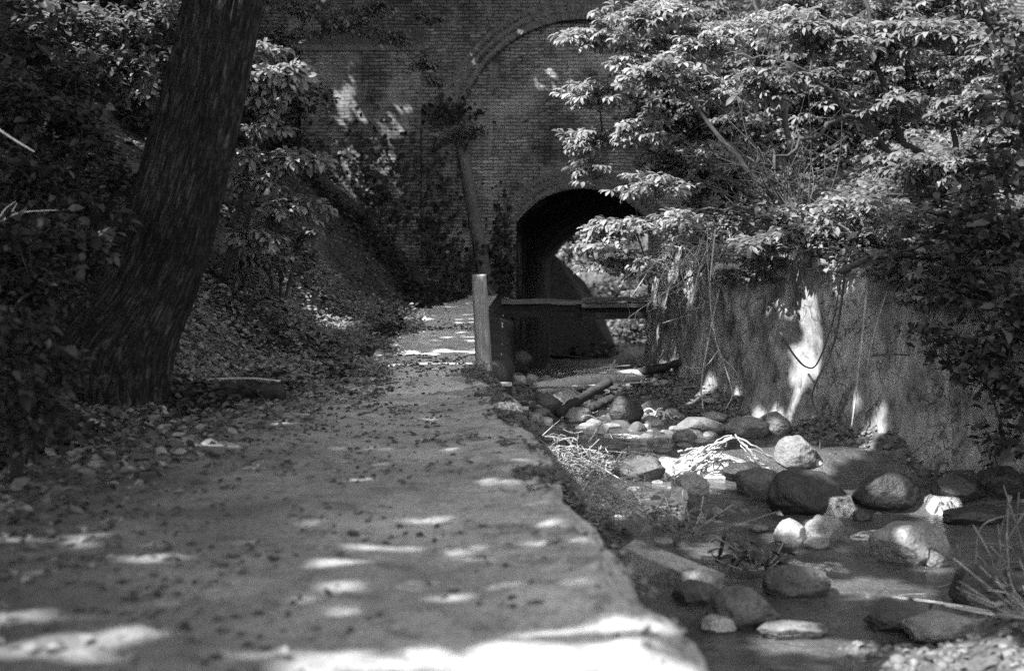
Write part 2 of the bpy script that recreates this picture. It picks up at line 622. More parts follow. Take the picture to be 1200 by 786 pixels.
def zrbank(x, Y):
    d = max(0, x - float(xr(Y)))
    return float(ztop(Y)) - 0.06 + 0.45 * max(0, d - 0.3) * min(1.2, max(0.3, 1.2 - d * 0.05))


# base land out to the horizon
far = MB()
far.add([(-300, -200, -3.2), (300, -200, -3.2), (300, 500, -3.2), (-300, 500, -3.2)], [(0, 1, 2, 3)])
tag(far.build('ground', M['soil'], smooth=False), 'level earth all around', 'ground', kind='structure')

# ------------------------------------------------------------------ channel wall under the path (left)
def channel_wall():
    Yc = np.arange(-5, 14.55, 0.045)
    prof = [(-0.42, 0.004), (-0.34, 0.016), (-0.26, 0.02), (-0.18, 0.02), (-0.12, 0.008), (-0.07, -0.012), (-0.03, -0.045), (0.0, -0.1), (0.012, -0.18), (0.012, -0.26), (0.015, -0.4), (0.02, -0.6), (0.02, -1.1)]
    P = np.zeros((len(Yc), len(prof), 3))
    for j, (a, b) in enumerate(prof):
        x = xe(Yc) + a
        z = zp(Yc) + b
        q = np.stack([x * 0 + a * 3, Yc, x * 0 + b * 3], -1)
        e = fbm(np.stack([Yc * 1.1, Yc * 0, Yc * 0], -1), 6, 41, .62) * 0.12 * (1 if j > 3 else 0.3)
        bite = np.clip(fbm(np.stack([Yc * 2.1, 0 * Yc + 5, 0 * Yc], -1), 5, 44) - 0.1, 0, 1) * 0.34
        if j < 4: bite = bite * 0
        x = x + e - bite + 0.02 * fbm(q * 4, 3, 43)
        z = z + 0.026 * fbm(q * 2.2, 5, 47) - (0.08 if 4 <= j <= 7 else 0.0) * bite * 2
        # broken, stepped end behind the post
        k = np.clip((Yc - 13.7) / 0.8, 0, 1)
        z = np.where((Yc > 13.7) & (j > 2), z - 0.1 * np.floor(k * 3) * (j - 2) / 10.0, z)
        if j == 0:
            x = x - 0.25 + 0.3 * fbm(np.stack([Yc * 1.7, Yc * 0 + 3, Yc * 0], -1), 4, 49)
            z = z - 0.03
        if j == 1:
            x = x - 0.1 + 0.14 * fbm(np.stack([Yc * 1.7, Yc * 0 + 3, Yc * 0], -1), 4, 49)
            z = z - 0.012
        P[:, j, 0], P[:, j, 1], P[:, j, 2] = x, Yc, z
    end = P[-1:].copy()
    end[:, :, 1] += 0.05
    end[:, :, 0] -= 0.25
    end[:, :, 2] = np.minimum(end[:, :, 2], P[-1:, :, 2] - 0.02)
    P = np.concatenate([P, end], 0)
    w = thing('channel_wall', 'worn concrete wall edging the dirt path above the stream', 'wall', (float(xe(9.0)), 9.0, -0.9))
    grid_mesh('wall', P, M['concrete'], w)


channel_wall()

# rough wall behind the post, carrying the near end of the footbridge
def stub_wall():
    w = thing('abutment_wall', 'dark rubble wall behind the wooden post, carrying the footbridge end', 'wall', (-0.1, 15.0, -0.7))
    Yc = np.arange(14.62, 26.0, 0.08)
    prof = [(-0.3, 0.0), (-0.12, 0.0), (-0.04, -0.03), (0.0, -0.1), (0.0, -0.3), (0.02, -0.5), (0.02, -0.7), (0.05, -0.9), (0.06, -2.6)]
    P = np.zeros((len(Yc) + 1, len(prof), 3))
    for j, (a, b) in enumerate(prof):
        y = Yc
        x = np.interp(y, [14.6, 19, 26], [-0.03, -0.03, 0.06]) + a
        z = zp(y) + b + 0.02
        q = np.stack([x * 0, y, z], -1)
        x = x + 0.07 * fbm(q * 3.1, 4, 51) * (j > 1)
        P[1:, j] = np.stack([x, y, z], -1)
        P[0, j] = (-0.36, 14.6, z[0])
    grid_mesh('wall', P, M['stone_wet'], w)


stub_wall()


# ------------------------------------------------------------------ right channel wall
def right_wall():
    w = thing('retaining_wall', 'tall damp rendered wall with pale streaks along the far side of the stream', 'wall', (2.98, 13.8, -0.8))
    c = curve_pts([(a, b, 0) for a, b in WALL], 360)
    c2 = curve_pts([(1.78, 18.4, 0), (1.95, 18.75, 0), (2.5, 19.0, 0)], 14)[1:]
    c3 = curve_pts([(2.5, 19.0, 0), (2.9, 26.0, 0)], 30)[1:]
    pts = np.array(c + c2 + c3)
    tg = np.gradient(pts, axis=0)
    tg /= np.linalg.norm(tg, axis=1)[:, None]
    nr = np.stack([-tg[:, 1], tg[:, 0], 0 * tg[:, 0]], -1)   # towards the stream
    zs = np.linspace(0, 1, 70)
    P = np.zeros((len(pts), 74, 3))
    s = np.concatenate([[0], np.cumsum(np.linalg.norm(np.diff(pts, axis=0), axis=1))])
    for j in range(70):
        z0 = np.where(pts[:, 1] > 18.9, -2.3, -1.1)
        z1 = ztop(pts[:, 1]) + 0.12 * fbm(np.stack([s * .9, 0 * s, 0 * s], -1), 4, 63)
        z = z0 + (z1 - z0) * zs[j]
        q = np.stack([s, z * 1.0, 0 * s], -1)
        off = 0.14 * (1 - zs[j]) + 0.055 * fbm(q * 1.1, 6, 61) + 0.018 * fbm(q * np.array([3, 3.0, 1]), 5, 65)
        # eaten-away foot with hollows
        foot = np.clip(1 - (z + 0.85) / 0.5, 0, 1) * np.clip(fbm(q * np.array([2.2, 2.5, 1]), 3, 67) + 0.15, 0, 1)
        off = off - 0.3 * foot
        # spalled patch edges
        off = off + 0.045 * np.tanh(16 * (fbm(q * np.array([0.9, 0.7, 1]), 4, 69) - 0.05))
        P[:, j] = pts + nr * off[:, None]
        P[:, j, 2] = z
    for k, (d, dz) in enumerate(((-0.05, 0.03), (-0.2, 0.04), (-0.4, 0.02), (-0.5, -0.3))):
        P[:, 70 + k] = P[:, 69] * 1.0 + nr * d
        P[:, 70 + k, 2] += dz + 0.03 * vnoise(np.stack([s * 2, s * 0 + k, s * 0], -1), 5)
    grid_mesh('wall', P, M['render_wall'], w, flip=False)


right_wall()

# ------------------------------------------------------------------ brick bridge with the tunnel
def brick_bridge():
    K = YT / F
    t = thing('brick_bridge', 'tall old brick bridge with a low arched stream tunnel under a big blind arch', 'bridge', (1.3, YT, -0.7))
    ctr = at(683, 172, YT)
    cx, cz, RB = ctr[0], ctr[2], 147 * K
    zs = at(544, 124, YT)[2]
    half = math.sqrt(RB ** 2 - (zs - cz) ** 2)
    ang0 = math.atan2(zs - cz, half)
    arc = [(cx + RB * math.cos(a), cz + RB * math.sin(a)) for a in np.linspace(math.pi - ang0, ang0, 40)]
    X0, X1, Z0, Z1 = -9.0, 12.0, -2.4, 7.6
    m = MB()
    Yf = YT
    m.add([(X0, Yf, Z0), (cx - half, Yf, Z0), (cx - half, Yf, zs), (X0, Yf, zs)], [(0, 1, 2, 3)])
    m.add([(cx + half, Yf, Z0), (X1, Yf, Z0), (X1, Yf, zs), (cx + half, Yf, zs)], [(0, 1, 2, 3)])
    m.add([(X0, Yf, zs), (cx - half, Yf, zs), (cx - half, Yf, Z1), (X0, Yf, Z1)], [(0, 1, 2, 3)])
    m.add([(cx + half, Yf, zs), (X1, Yf, zs), (X1, Yf, Z1), (cx + half, Yf, Z1)], [(0, 1, 2, 3)])
    for (xa, za), (xb, zb) in zip(arc[:-1], arc[1:]):
        m.add([(xa, Yf, za), (xb, Yf, zb), (xb, Yf, Z1), (xa, Yf, Z1)], [(0, 1, 2, 3)])
    m.build('front_wall', M['brick'], t, smooth=False)
    # recessed panel with the tunnel mouth
    Yp = YT + 0.28
    cen = at(683, 0, Yp)[0]
    hw = 77 * Yp / F
    sz = at(683, 261, Yp)[2]
    cr = at(683, 221, Yp)[2]
    rise = cr - sz
    Rt = (hw ** 2 + rise ** 2) / (2 * rise)
    tc = cr - Rt
    ta = math.asin(hw / Rt)
    tarc = [(cen + Rt * math.sin(a), tc + Rt * math.cos(a)) for a in np.linspace(-ta, ta, 28)]
    m = MB()
    ex = half + 0.1
    m.add([(cx - ex, Yp, Z0), (cen - hw, Yp, Z0), (cen - hw, Yp, sz), (cx - ex, Yp, sz)], [(0, 1, 2, 3)])
    m.add([(cen + hw, Yp, Z0), (cx + ex, Yp, Z0), (cx + ex, Yp, sz), (cen + hw, Yp, sz)], [(0, 1, 2, 3)])
    zt = cz + RB + 0.1
    m.add([(cx - ex, Yp, sz), (cen - hw, Yp, sz), (cen - hw, Yp, zt), (cx - ex, Yp, zt)], [(0, 1, 2, 3)])
    m.add([(cen + hw, Yp, sz), (cx + ex, Yp, sz), (cx + ex, Yp, zt), (cen + hw, Yp, zt)], [(0, 1, 2, 3)])
    for (xa, za), (xb, zb) in zip(tarc[:-1], tarc[1:]):
        m.add([(xa, Yp, za), (xb, Yp, zb), (xb, Yp, zt), (xa, Yp, zt)], [(0, 1, 2, 3)])
    m.build('arch_panel', M['brick_pale'], t, smooth=False)
    # soffit of the blind arch
    m = MB()
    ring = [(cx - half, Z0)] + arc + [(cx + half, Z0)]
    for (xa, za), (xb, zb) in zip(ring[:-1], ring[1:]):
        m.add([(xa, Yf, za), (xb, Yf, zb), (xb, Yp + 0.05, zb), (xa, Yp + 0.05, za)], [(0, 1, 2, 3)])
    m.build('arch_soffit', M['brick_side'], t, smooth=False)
    # arch bricks
    def ringbricks(name, ccx, ccz, r0, a0, a1, y, layers, proud):
        m = MB()
        for ly in range(layers):
            r = r0 + ly * 0.135
            n = int(abs(a1 - a0) * (r + 0.06) / 0.072)
            for i in range(n):
                if random.random() < 0.03: continue
                a = a0 + (a1 - a0) * (i + 0.5) / n
                rm = r + 0.0625
                rot = Matrix.Rotation(-a, 3, 'Y')
                m.box((ccx + rm * math.sin(a), y - proud + random.uniform(-0.006, 0.004) + 0.06, ccz + rm * math.cos(a)),
                      (0.066, 0.12, 0.13), rot, jit=0.006)
        m.build(name, M['brick_loose'], t, smooth=False)
    ringbricks('tunnel_arch', cen, tc, Rt + 0.004, -ta, ta, Yp, 3, 0.02)
    ab = math.pi / 2 - ang0
    ringbricks('relieving_arch', cx, cz, RB + 0.004, -ab, ab, Yf, 3, 0.012)
    # tunnel lining, running a little to the right
    Yn, Yq = Yp, 36.0
    fl = at(645, 300, Yq)
    fcr = at(722, 262, Yq)[2]
    fcx = fl[0] + 1.55
    fr_h = 1.55
    fr = fcr - (fl[2] - 0.25)
    Rf = (fr_h ** 2 + fr ** 2) / (2 * fr)
    fa = math.asin(min(1, fr_h / Rf))
    farc = [(fcx + Rf * math.sin(a), fcr - Rf + Rf * math.cos(a)) for a in np.linspace(-fa, fa, 28)]
    near = [(cen - hw, Z0)] + [(cen - hw, z) for z in np.linspace(Z0, sz, 6)[1:-1]] + tarc + [(cen + hw, z) for z in np.linspace(sz, Z0, 6)[1:-1]] + [(cen + hw, Z0)]
    fz = farc[0][1]
    farp = [(fcx - fr_h, Z0)] + [(fcx - fr_h, z) for z in np.linspace(Z0, fz, 6)[1:-1]] + farc + [(fcx + fr_h, z) for z in np.linspace(fz, Z0, 6)[1:-1]] + [(fcx + fr_h, Z0)]
    P = np.zeros((14, len(near), 3))
    for i, k in enumerate(np.linspace(0, 1, 14)):
        for j in range(len(near)):
            a, b = near[j], farp[j]
            P[i, j] = (a[0] + (b[0] - a[0]) * k, Yn + (Yq - Yn) * k, a[1] + (b[1] - a[1]) * k)
    grid_mesh('tunnel_lining', P, M['brick_shade'], t, smooth=False)
    # back wall round the far mouth
    m = MB()
    m.add([(X0, Yq, Z0), (fcx - fr_h, Yq, Z0), (fcx - fr_h, Yq, fz), (X0, Yq, fz)], [(3, 2, 1, 0)])
    m.add([(fcx + fr_h, Yq, Z0), (X1, Yq, Z0), (X1, Yq, fz), (fcx + fr_h, Yq, fz)], [(3, 2, 1, 0)])
    m.add([(X0, Yq, fz), (fcx - fr_h, Yq, fz), (fcx - fr_h, Yq, Z1), (X0, Yq, Z1)], [(3, 2, 1, 0)])
    m.add([(fcx + fr_h, Yq, fz), (X1, Yq, fz), (X1, Yq, Z1), (fcx + fr_h, Yq, Z1)], [(3, 2, 1, 0)])
    for (xa, za), (xb, zb) in zip(farc[:-1], farc[1:]):
        m.add([(xa, Yq, za), (xb, Yq, zb), (xb, Yq, Z1), (xa, Yq, Z1)], [(3, 2, 1, 0)])
    m.build('back_wall', M['brick'], t, smooth=False)
    m = MB()
    m.add([(X0, Yf, Z1), (X1, Yf, Z1), (X1, Yq, Z1), (X0, Yq, Z1), (X0, Yf, Z0), (X1, Yf, Z0), (X1, Yq, Z0), (X0, Yq, Z0)],
          [(0, 1, 2, 3), (0, 3, 7, 4), (1, 5, 6, 2)])
    m.build('deck', M['brick_side'], t, smooth=False)
    # projecting pier on the left with a sloping cap
    Yq2 = YT - 0.55
    a, b = at(352, 60, Yq2), at(492, 60, Yq2)
    m = MB()
    for x0, x1 in ((a[0], b[0]),):
        m.add([(x0, Yq2, 0), (x1, Yq2, 0), (x1, Yq2, a[2]), (x0, Yq2, a[2]), (x0, YT, 0), (x1, YT, 0), (x1, YT, a[2]), (x0, YT, a[2])],
              [(0, 1, 2, 3), (1, 5, 6, 2), (4, 0, 3, 7)])
    pier = m.build('pier', M['brick'], t, smooth=False)
    m = MB()
    zt = a[2]
    m.add([(a[0] - 0.05, Yq2 - 0.06, zt), (b[0] + 0.05, Yq2 - 0.06, zt), (b[0] + 0.05, Yq2 - 0.06, zt + 0.1), (a[0] - 0.05, Yq2 - 0.06, zt + 0.1),
           (a[0] - 0.05, YT - 0.003, zt), (b[0] + 0.05, YT - 0.003, zt), (b[0] + 0.05, YT - 0.003, zt + 0.45), (a[0] - 0.05, YT - 0.003, zt + 0.45)],
          [(0, 1, 2, 3), (3, 2, 6, 7), (1, 5, 6, 2), (0, 3, 7, 4), (0, 4, 5, 1)])
    m.build('coping', M['coping'], pier, smooth=False)
    # leaning buttress to the left of the tunnel with a smooth sloping edge
    Yb = YT - 0.42
    q = [at(494, 150, Yb), at(541, 168, Yb), at(573, 352, Yb), at(494, 352, Yb)]
    m = MB()
    fr_ = [(p[0], Yb, p[2]) for p in q]
    bk = [(p[0], YT - 0.003, p[2]) for p in q]
    m.add(fr_ + bk, [(3, 2, 1, 0), (0, 1, 5, 4), (1, 2, 6, 5)])
    but = m.build('buttress', M['brick'], t, smooth=False)
    m = MB()
    pts = [at(x, y, Yb - 0.02) for x, y in ((539, 166), (546, 200), (555, 250), (564, 300), (573, 348), (578, 385))]
    n = 12
    cp = curve_pts(pts, 24)
    m.tube(cp, np.linspace(0.09, 0.15, 24), 12, wob=0.03)
    m.build('edge_coping', M['coping'], but)


brick_bridge()

# wall beyond the tunnel
def far_wall():
    w = thing('wing_wall', 'pale sloping wall seen through the tunnel mouth', 'wall', (1.2, 37.5, -0.6))
    q = [at(622, 292, 37), at(652, 300, 37), at(685, 330, 37.6), at(705, 365, 38), at(716, 390, 38.3), at(730, 430, 38.4), at(622, 440, 37)]
    m = MB()
    f1 = [tuple(p) for p in q]
    f2 = [(p[0] - 0.3, p[1] + 0.7, p[2]) for p in q]
    n = len(q)
    m.add(f1 + f2, [tuple(range(n))] + [(i, i + n, (i + 1) % n + n, (i + 1) % n) for i in range(n)])
    m.build('wall', M['coping'], w, smooth=False)


far_wall()
Yg, Ug = np.meshgrid(np.linspace(37, 90, 30), np.linspace(-30, 40, 60), indexing='ij')
Z = -1.55 + np.where(Ug > 5.5, (Ug - 5.5) * 0.35, 0) + np.where(Ug < 1.2, (1.2 - Ug) * 0.5, 0) + np.maximum(0, Yg - 44) * 0.12 + 0.2 * fbm(np.stack([Ug, Yg, 0 * Ug], -1) * 0.5, 3, 9)
tag(grid_mesh('far_bank', np.stack([Ug, Yg, Z], -1), M['soil'], flip=True), 'sloping land beyond the brick bridge', 'terrain', kind='structure')

# ------------------------------------------------------------------ leaves
# sunlit spots: a leaf is not grown where it would shut these off from the sun
GAPS = []      # (target, normal, axis u, ru, rv, jag)


def gap(T, n, uax, ru, rv, g_=1.0):
    n = np.asarray(n, float); n /= np.linalg.norm(n)
    uax = np.asarray(uax, float); uax = uax - n * (uax @ n); uax /= np.linalg.norm(uax)
    GAPS.append((np.asarray(T, float), n, uax, np.cross(n, uax), ru, rv, g_))


def gpath(px, py, ru, rv, z=0.0):
    gap(on_z(px, py, z), (0, 0, 1), (1, -0.12, 0), ru, rv, .25 if z >= 0 else .9)


LITPADS = []   # foliage clusters standing in the sun: (centre, radius)


def pad_hit(P):
    hit = np.zeros(len(P), bool)
    for c, r in LITPADS:
        d = P - c
        t = d @ SUN
        q = np.linalg.norm(d - t[:, None] * SUN, axis=1)
        hit |= (t < 0) & (q < r * (1 + .3 * vnoise(P * 2.5, 71)))
    return hit


def lit_mask(P, grow0=0.0):
    """True where a leaf at P may stay"""
    keep = np.ones(len(P), bool)
    for T, n, ua, va, ru, rv, g_ in GAPS:
        grow = grow0 * g_
        d = P - T
        t = (d @ n) / (SUN @ n)
        up = t < -0.25          # on the sun side
        q = d - t[:, None] * SUN
        a, b = q @ ua, q @ va
        jag = 1 + 0.35 * vnoise(np.stack([a * 6 / max(ru, .15), b * 6 / max(rv, .15), 0 * a], -1), 77)
        keep &= ~(up & ((a / (ru + grow)) ** 2 + (b / (rv + grow / max(.3, abs(SUN @ n)))) ** 2 < jag))
    return keep


for a in ((390, 780, .35, .13), (570, 778, .5, .2), (770, 778, .3, .2), (640, 738, .3, .07), (760, 726, .2, .08),
          (40, 765, .4, .1), (150, 745, .22, .05), (20, 720, .25, .05), (120, 718, .16, .03), (30, 632, .35, .07), (150, 652, .2, .04),
          (525, 608, .2, .04), (470, 640, .24, .05), (490, 664, .13, .02), (400, 662, .14, .05), (320, 632, .12, .05), (440, 720, .12, .06),
          (600, 690, .08, .04), (420, 524, .26, .08), (330, 497, .14, .06), (250, 524, .25, .05), (185, 517, .1, .05), (290, 690, .1, .04),
          (700, 690, .1, .04), (560, 640, .1, .05)):
    gpath(*a)
for a in ((515, 392, .12, .3, .12),):
    gpath(*a)
for px, py, ru, rv in ((405, 115, .2, .26), (462, 143, .13, .12), (425, 228, .17, .18), (455, 190, .12, .14), (412, 185, .1, .1), (600, 60, .7, .5), (640, 150, .5, .7)):
    if px > 550: continue
    gap(at(px, py, YT - 0.55), (0, -1, 0), (1, 0, 0), ru, rv)
for px, py, ru, rv, z in ((330, 365, .35, .5, .35), (380, 395, .3, .4, .15), (300, 340, .25, .4, .6), (420, 410, .2, .4, .05), (350, 330, .3, .5, .7), (400, 360, .25, .6, .4), (290, 400, .2, .3, .2)):
    gap(on_z(px, py, z), (0, 0, 1), (1, -.12, 0), ru, rv, .3)
for y_ in np.arange(14.6, 22.0, .34):
    for x_ in np.arange(float(xl(y_)) + .1, float(xe(y_)) - .1, .27):
        gap((x_ + rng.normal() * .05, y_ + rng.normal() * .06, float(zp(y_))), (0, 0, 1), (1, -.12, 0), rng.uniform(.02, .07), rng.uniform(.03, .08), .3)
for _ in range(26):
    gpath(rng.uniform(150, 720), rng.uniform(560, 730), rng.uniform(.04, .12), rng.uniform(.02, .05))
WN = (-0.88, -0.476, 0)


def gwall(px, py, ru, rv, Y):
    gap(at(px, py, Y), WN, (0.476, -0.88, 0), ru, rv)


w1, w0 = at(964, 320, 13.75), at(930, 495, 13.95)
gap((w1 + w0) / 2, WN, w1 - w0, .78, .13)
gwall(965, 340, .06, .25, 13.7)
gwall(1003, 440, .05, .3, 13.3)
gwall(1030, 505, .12, .14, 12.9)
gwall(825, 460, .05, .3, 15.8)
for px, py, ru, rv, z in ((770, 500, .5, .3, -.5), (760, 530, .6, .25, -.5), (870, 520, .5, .3, -.5), (720, 470, .4, .4, -.4), (790, 548, .55, .22, -.6), (850, 545, .4, .25, -.6), (930, 520, .35, .3, -.5), (890, 495, .3, .35, -.5), (680, 535, .3, .4, -.4),
                          (926, 615, .18, .2, -.75), (985, 545, .3, .15, -.72), (1060, 614, .08, .12, -.55), (990, 585, .15, .12, -.8), (790, 590, .1, .3, -.5), (835, 495, .2, .2, -.5),
                          (700, 480, .3, .3, -.4), (690, 440, .35, .2, -.35), (740, 443, .3, .2, -.35), (900, 540, .2, .2, -.6), (1090, 600, .25, .1, -.85),
                          (1110, 740, .4, .25, -.6), (940, 745, .3, .12, -.8), (1020, 690, .3, .12, -.85)):
    gpath(px, py, ru, rv, z)


def norm(a): return a / np.maximum(1e-9, np.linalg.norm(a, axis=-1, keepdims=True))


LEAF_FACES = [(0, 1, 2), (0, 2, 3), (1, 4, 5, 2), (2, 5, 6, 3), (4, 7, 5), (5, 7, 6)]


def leaves(name, P, D, N, L, W, mat, parent, droop=0.35, fold=0.12, simple=False, shape=(0.36, 1.0, 0.7, 0.8)):
    n = len(P)
    if n == 0: return None
    D = norm(D)
    S = norm(np.cross(D, N))
    N = np.cross(S, D)
    L = np.asarray(L)[:, None]
    W = np.asarray(W)[:, None] * 0.5
    dr = (np.asarray(droop) * np.ones(n))[:, None] * L
    if simple:
        V = np.stack([P, P + D * L * .5 + S * W, P + D * L - N * dr * .4, P + D * L * .5 - S * W], 1)
        faces = [(0, 1, 2, 3)]
        nv = 4
    else:
        a, wa, b, wb = shape
        m1 = P + D * L * a - N * dr * .12
        m2 = P + D * L * b - N * dr * .45
        f = N * W * fold * 2
        V = np.stack([P, m1 + S * W * wa + f, m1, m1 - S * W * wa + f, m2 + S * W * wb + f, m2, m2 - S * W * wb + f, P + D * L * .96 - N * dr], 1)
        faces = LEAF_FACES
        nv = 8
    fl = np.concatenate([np.array(f) for f in faces])
    st = np.cumsum([0] + [len(f) for f in faces])[:-1]
    tot = len(fl)
    loops = (np.arange(n)[:, None] * nv + fl[None]).ravel()
    starts = (np.arange(n)[:, None] * tot + st[None]).ravel()
    me = raw_mesh(name, V.reshape(-1, 3), loops, starts)
    return link_mesh(name, me, mat, parent)


def rand_dir(n, zscale=1.0):
    d = rng.normal(size=(n, 3))
    d[:, 2] *= zscale
    return norm(d)


def palmate(C, A, size, k=6, tilt=0.28):
    """clusters of leaflets: centres C, outward directions A -> arrays for leaves()"""
    n = len(C)
    A = norm(A)
    Up = norm(np.array([0, 0, 1.0]) + rng.normal(size=(n, 3)) * tilt)
    S = norm(np.cross(A, Up))
    A2 = norm(np.cross(Up, S))
    ang = np.linspace(-1.9, 1.9, k)[None] + rng.normal(size=(n, k)) * 0.12
    D = A2[:, None] * np.cos(ang)[..., None] + S[:, None] * np.sin(ang)[..., None]
    D = D + Up[:, None] * rng.normal(-0.12, 0.14, size=(n, k))[..., None]
    ln = size[:, None] * (0.62 + 0.38 * np.cos(ang * 0.6)) * rng.uniform(0.85, 1.1, (n, k))
    P = C[:, None] + D * (ln * 0.06)[..., None]
    N = np.repeat(Up[:, None], k, 1) + rng.normal(size=(n, k, 3)) * 0.15
    return P.reshape(-1, 3), D.reshape(-1, 3), N.reshape(-1, 3), ln.ravel()


class Plant:
    """limbs as curves, twigs grown to points inside foliage pads, leaves along the twigs"""

    def __init__(s, name, label, cat, base, group=None, kind='palmate', leaf=0.14, mat='leaf_mid', bark='bark_thin', cull=True, sun=0.0):
        s.sun = sun
        s.root = thing(name, label, cat, base, group)
        s.base = np.asarray(base, float)
        s.kind, s.leaf, s.mat, s.bark, s.cull = kind, leaf, mat, bark, cull
        s.limbs = []
        s.C, s.A, s.Z = [], [], []
        s.tw = MB()

    def limb(s, ctrl, r0, r1, n=18, part='branch', mat=None, sides=8):
        pts = curve_pts(ctrl, n)
        q = np.array(pts)
        q[1:] += rng.normal(size=(n - 1, 3)) * r0 * 0.35
        s.limbs.append(q)
        m = MB()
        m.tube(list(q), np.linspace(r0, r1, n) * (.52 if part == 'branch' else 1), sides, wob=0.06)
        m.build(part, M[mat or s.bark], s.root)

    def pad(s, c, r, n, per=5, spread=0.5, twig_r=0.006, sag=0.12, scale=1.0, stem=True):
        s.tw = MB()
        c = np.asarray(c, float)
        r = np.asarray(r, float) * np.ones(3)
        if rng.random() < s.sun: LITPADS.append((c, float(r.mean()) * 1.0 + .18))
        al = np.concatenate(s.limbs) if s.limbs else s.base[None]
        dist = np.linalg.norm(al - c, axis=1)
        a = al[np.argmin(dist)]
        if stem and dist.min() > 0.25:
            mid = (a + c) / 2 + np.array([0, 0, 0.12 * dist.min()])
            st = np.array(curve_pts([a, mid, c], 9))
            s.tw.tube(list(st), np.linspace(twig_r * 2.4, twig_r * 1.1, 9), 5)
            al = np.concatenate([al, st[3:]])
        tips = c + norm(rng.normal(size=(n, 3))) * (rng.random((n, 1)) ** 0.5) * r
        for tp in tips:
            cand = al[rng.integers(0, len(al), 14)]
            dd = np.linalg.norm(al - tp, axis=1)
            o = al[np.argmin(dd + rng.random(len(dd)) * 0.35 * r.max())]
            ln = np.linalg.norm(tp - o)
            mid = (o + tp) / 2 + np.array([0, 0, sag * ln]) + rng.normal(size=3) * 0.06 * ln
            tw = np.array(curve_pts([o, mid, tp], 7))
            s.tw.tube(list(tw), np.linspace(twig_r, twig_r * 0.35, 7), 4, cap=False)
            out = norm((tp - o)[None])[0]
            out = norm((out * np.array([1, 1, 0.35]) + rng.normal(size=3) * 0.2)[None])[0]
            for k in range(per):
                f = 1 - (k / per) * 0.6 * min(1, 0.9 / max(ln, .2) + .3)
                i = f * 6
                i0 = min(5, int(i))
                pos = tw[i0] + (tw[i0 + 1] - tw[i0]) * (i - i0)
                side = rng.normal(size=3) * np.array([1, 1, .3])
                s.C.append(pos + side * 0.05 * (k > 0) * spread * 2)
                s.A.append(out + side * spread * (k > 0))
                s.Z.append(s.leaf * scale * rng.uniform(0.55, 1.2) * (1 - 0.12 * (k == 0)))
        s.tw.build('twigs', M[s.bark], s.root)

    def finish(s, k=6, wr=0.42, droop=0.28, crown='crown', tilt=0.28):
        C, A, Z = np.array(s.C), np.array(s.A), np.array(s.Z)
        if s.kind == 'palmate':
            P, D, N, L = palmate(C, A, Z, k, tilt)
            W = L * wr
        else:       # plain ovate leaves set in little alternate groups
            kk = k
            P = np.repeat(C, kk, 0) + rng.normal(size=(len(C) * kk, 3)) * np.repeat(Z, kk)[:, None] * 0.55
            D = norm(np.repeat(A, kk, 0)) * 0.6 + rng.normal(size=P.shape) * np.array([.7, .7, .28])
            N = np.array([0, 0, 1.0]) + rng.normal(size=P.shape) * tilt
            L = np.repeat(Z, kk) * rng.choice([.45, .6, .75, .9, 1.15], len(P)) * rng.uniform(.9, 1.1, len(P))
            W = L * wr
        if s.cull:
            kp = lit_mask(P) & (~pad_hit(P) if s.sun == 0 else True)
            P, D, N, L, W = P[kp], D[kp], N[kp], L[kp], W[kp]
        sh = (0.55, 0.8, 0.8, 0.75) if s.kind == 'palmate' else (0.32, 1.0, 0.68, 0.75)
        leaves(crown, P, D, N, L, W, M[s.mat], s.root, droop=rng.uniform(0.1, droop * 1.6, len(P)), shape=sh)
        return s.root


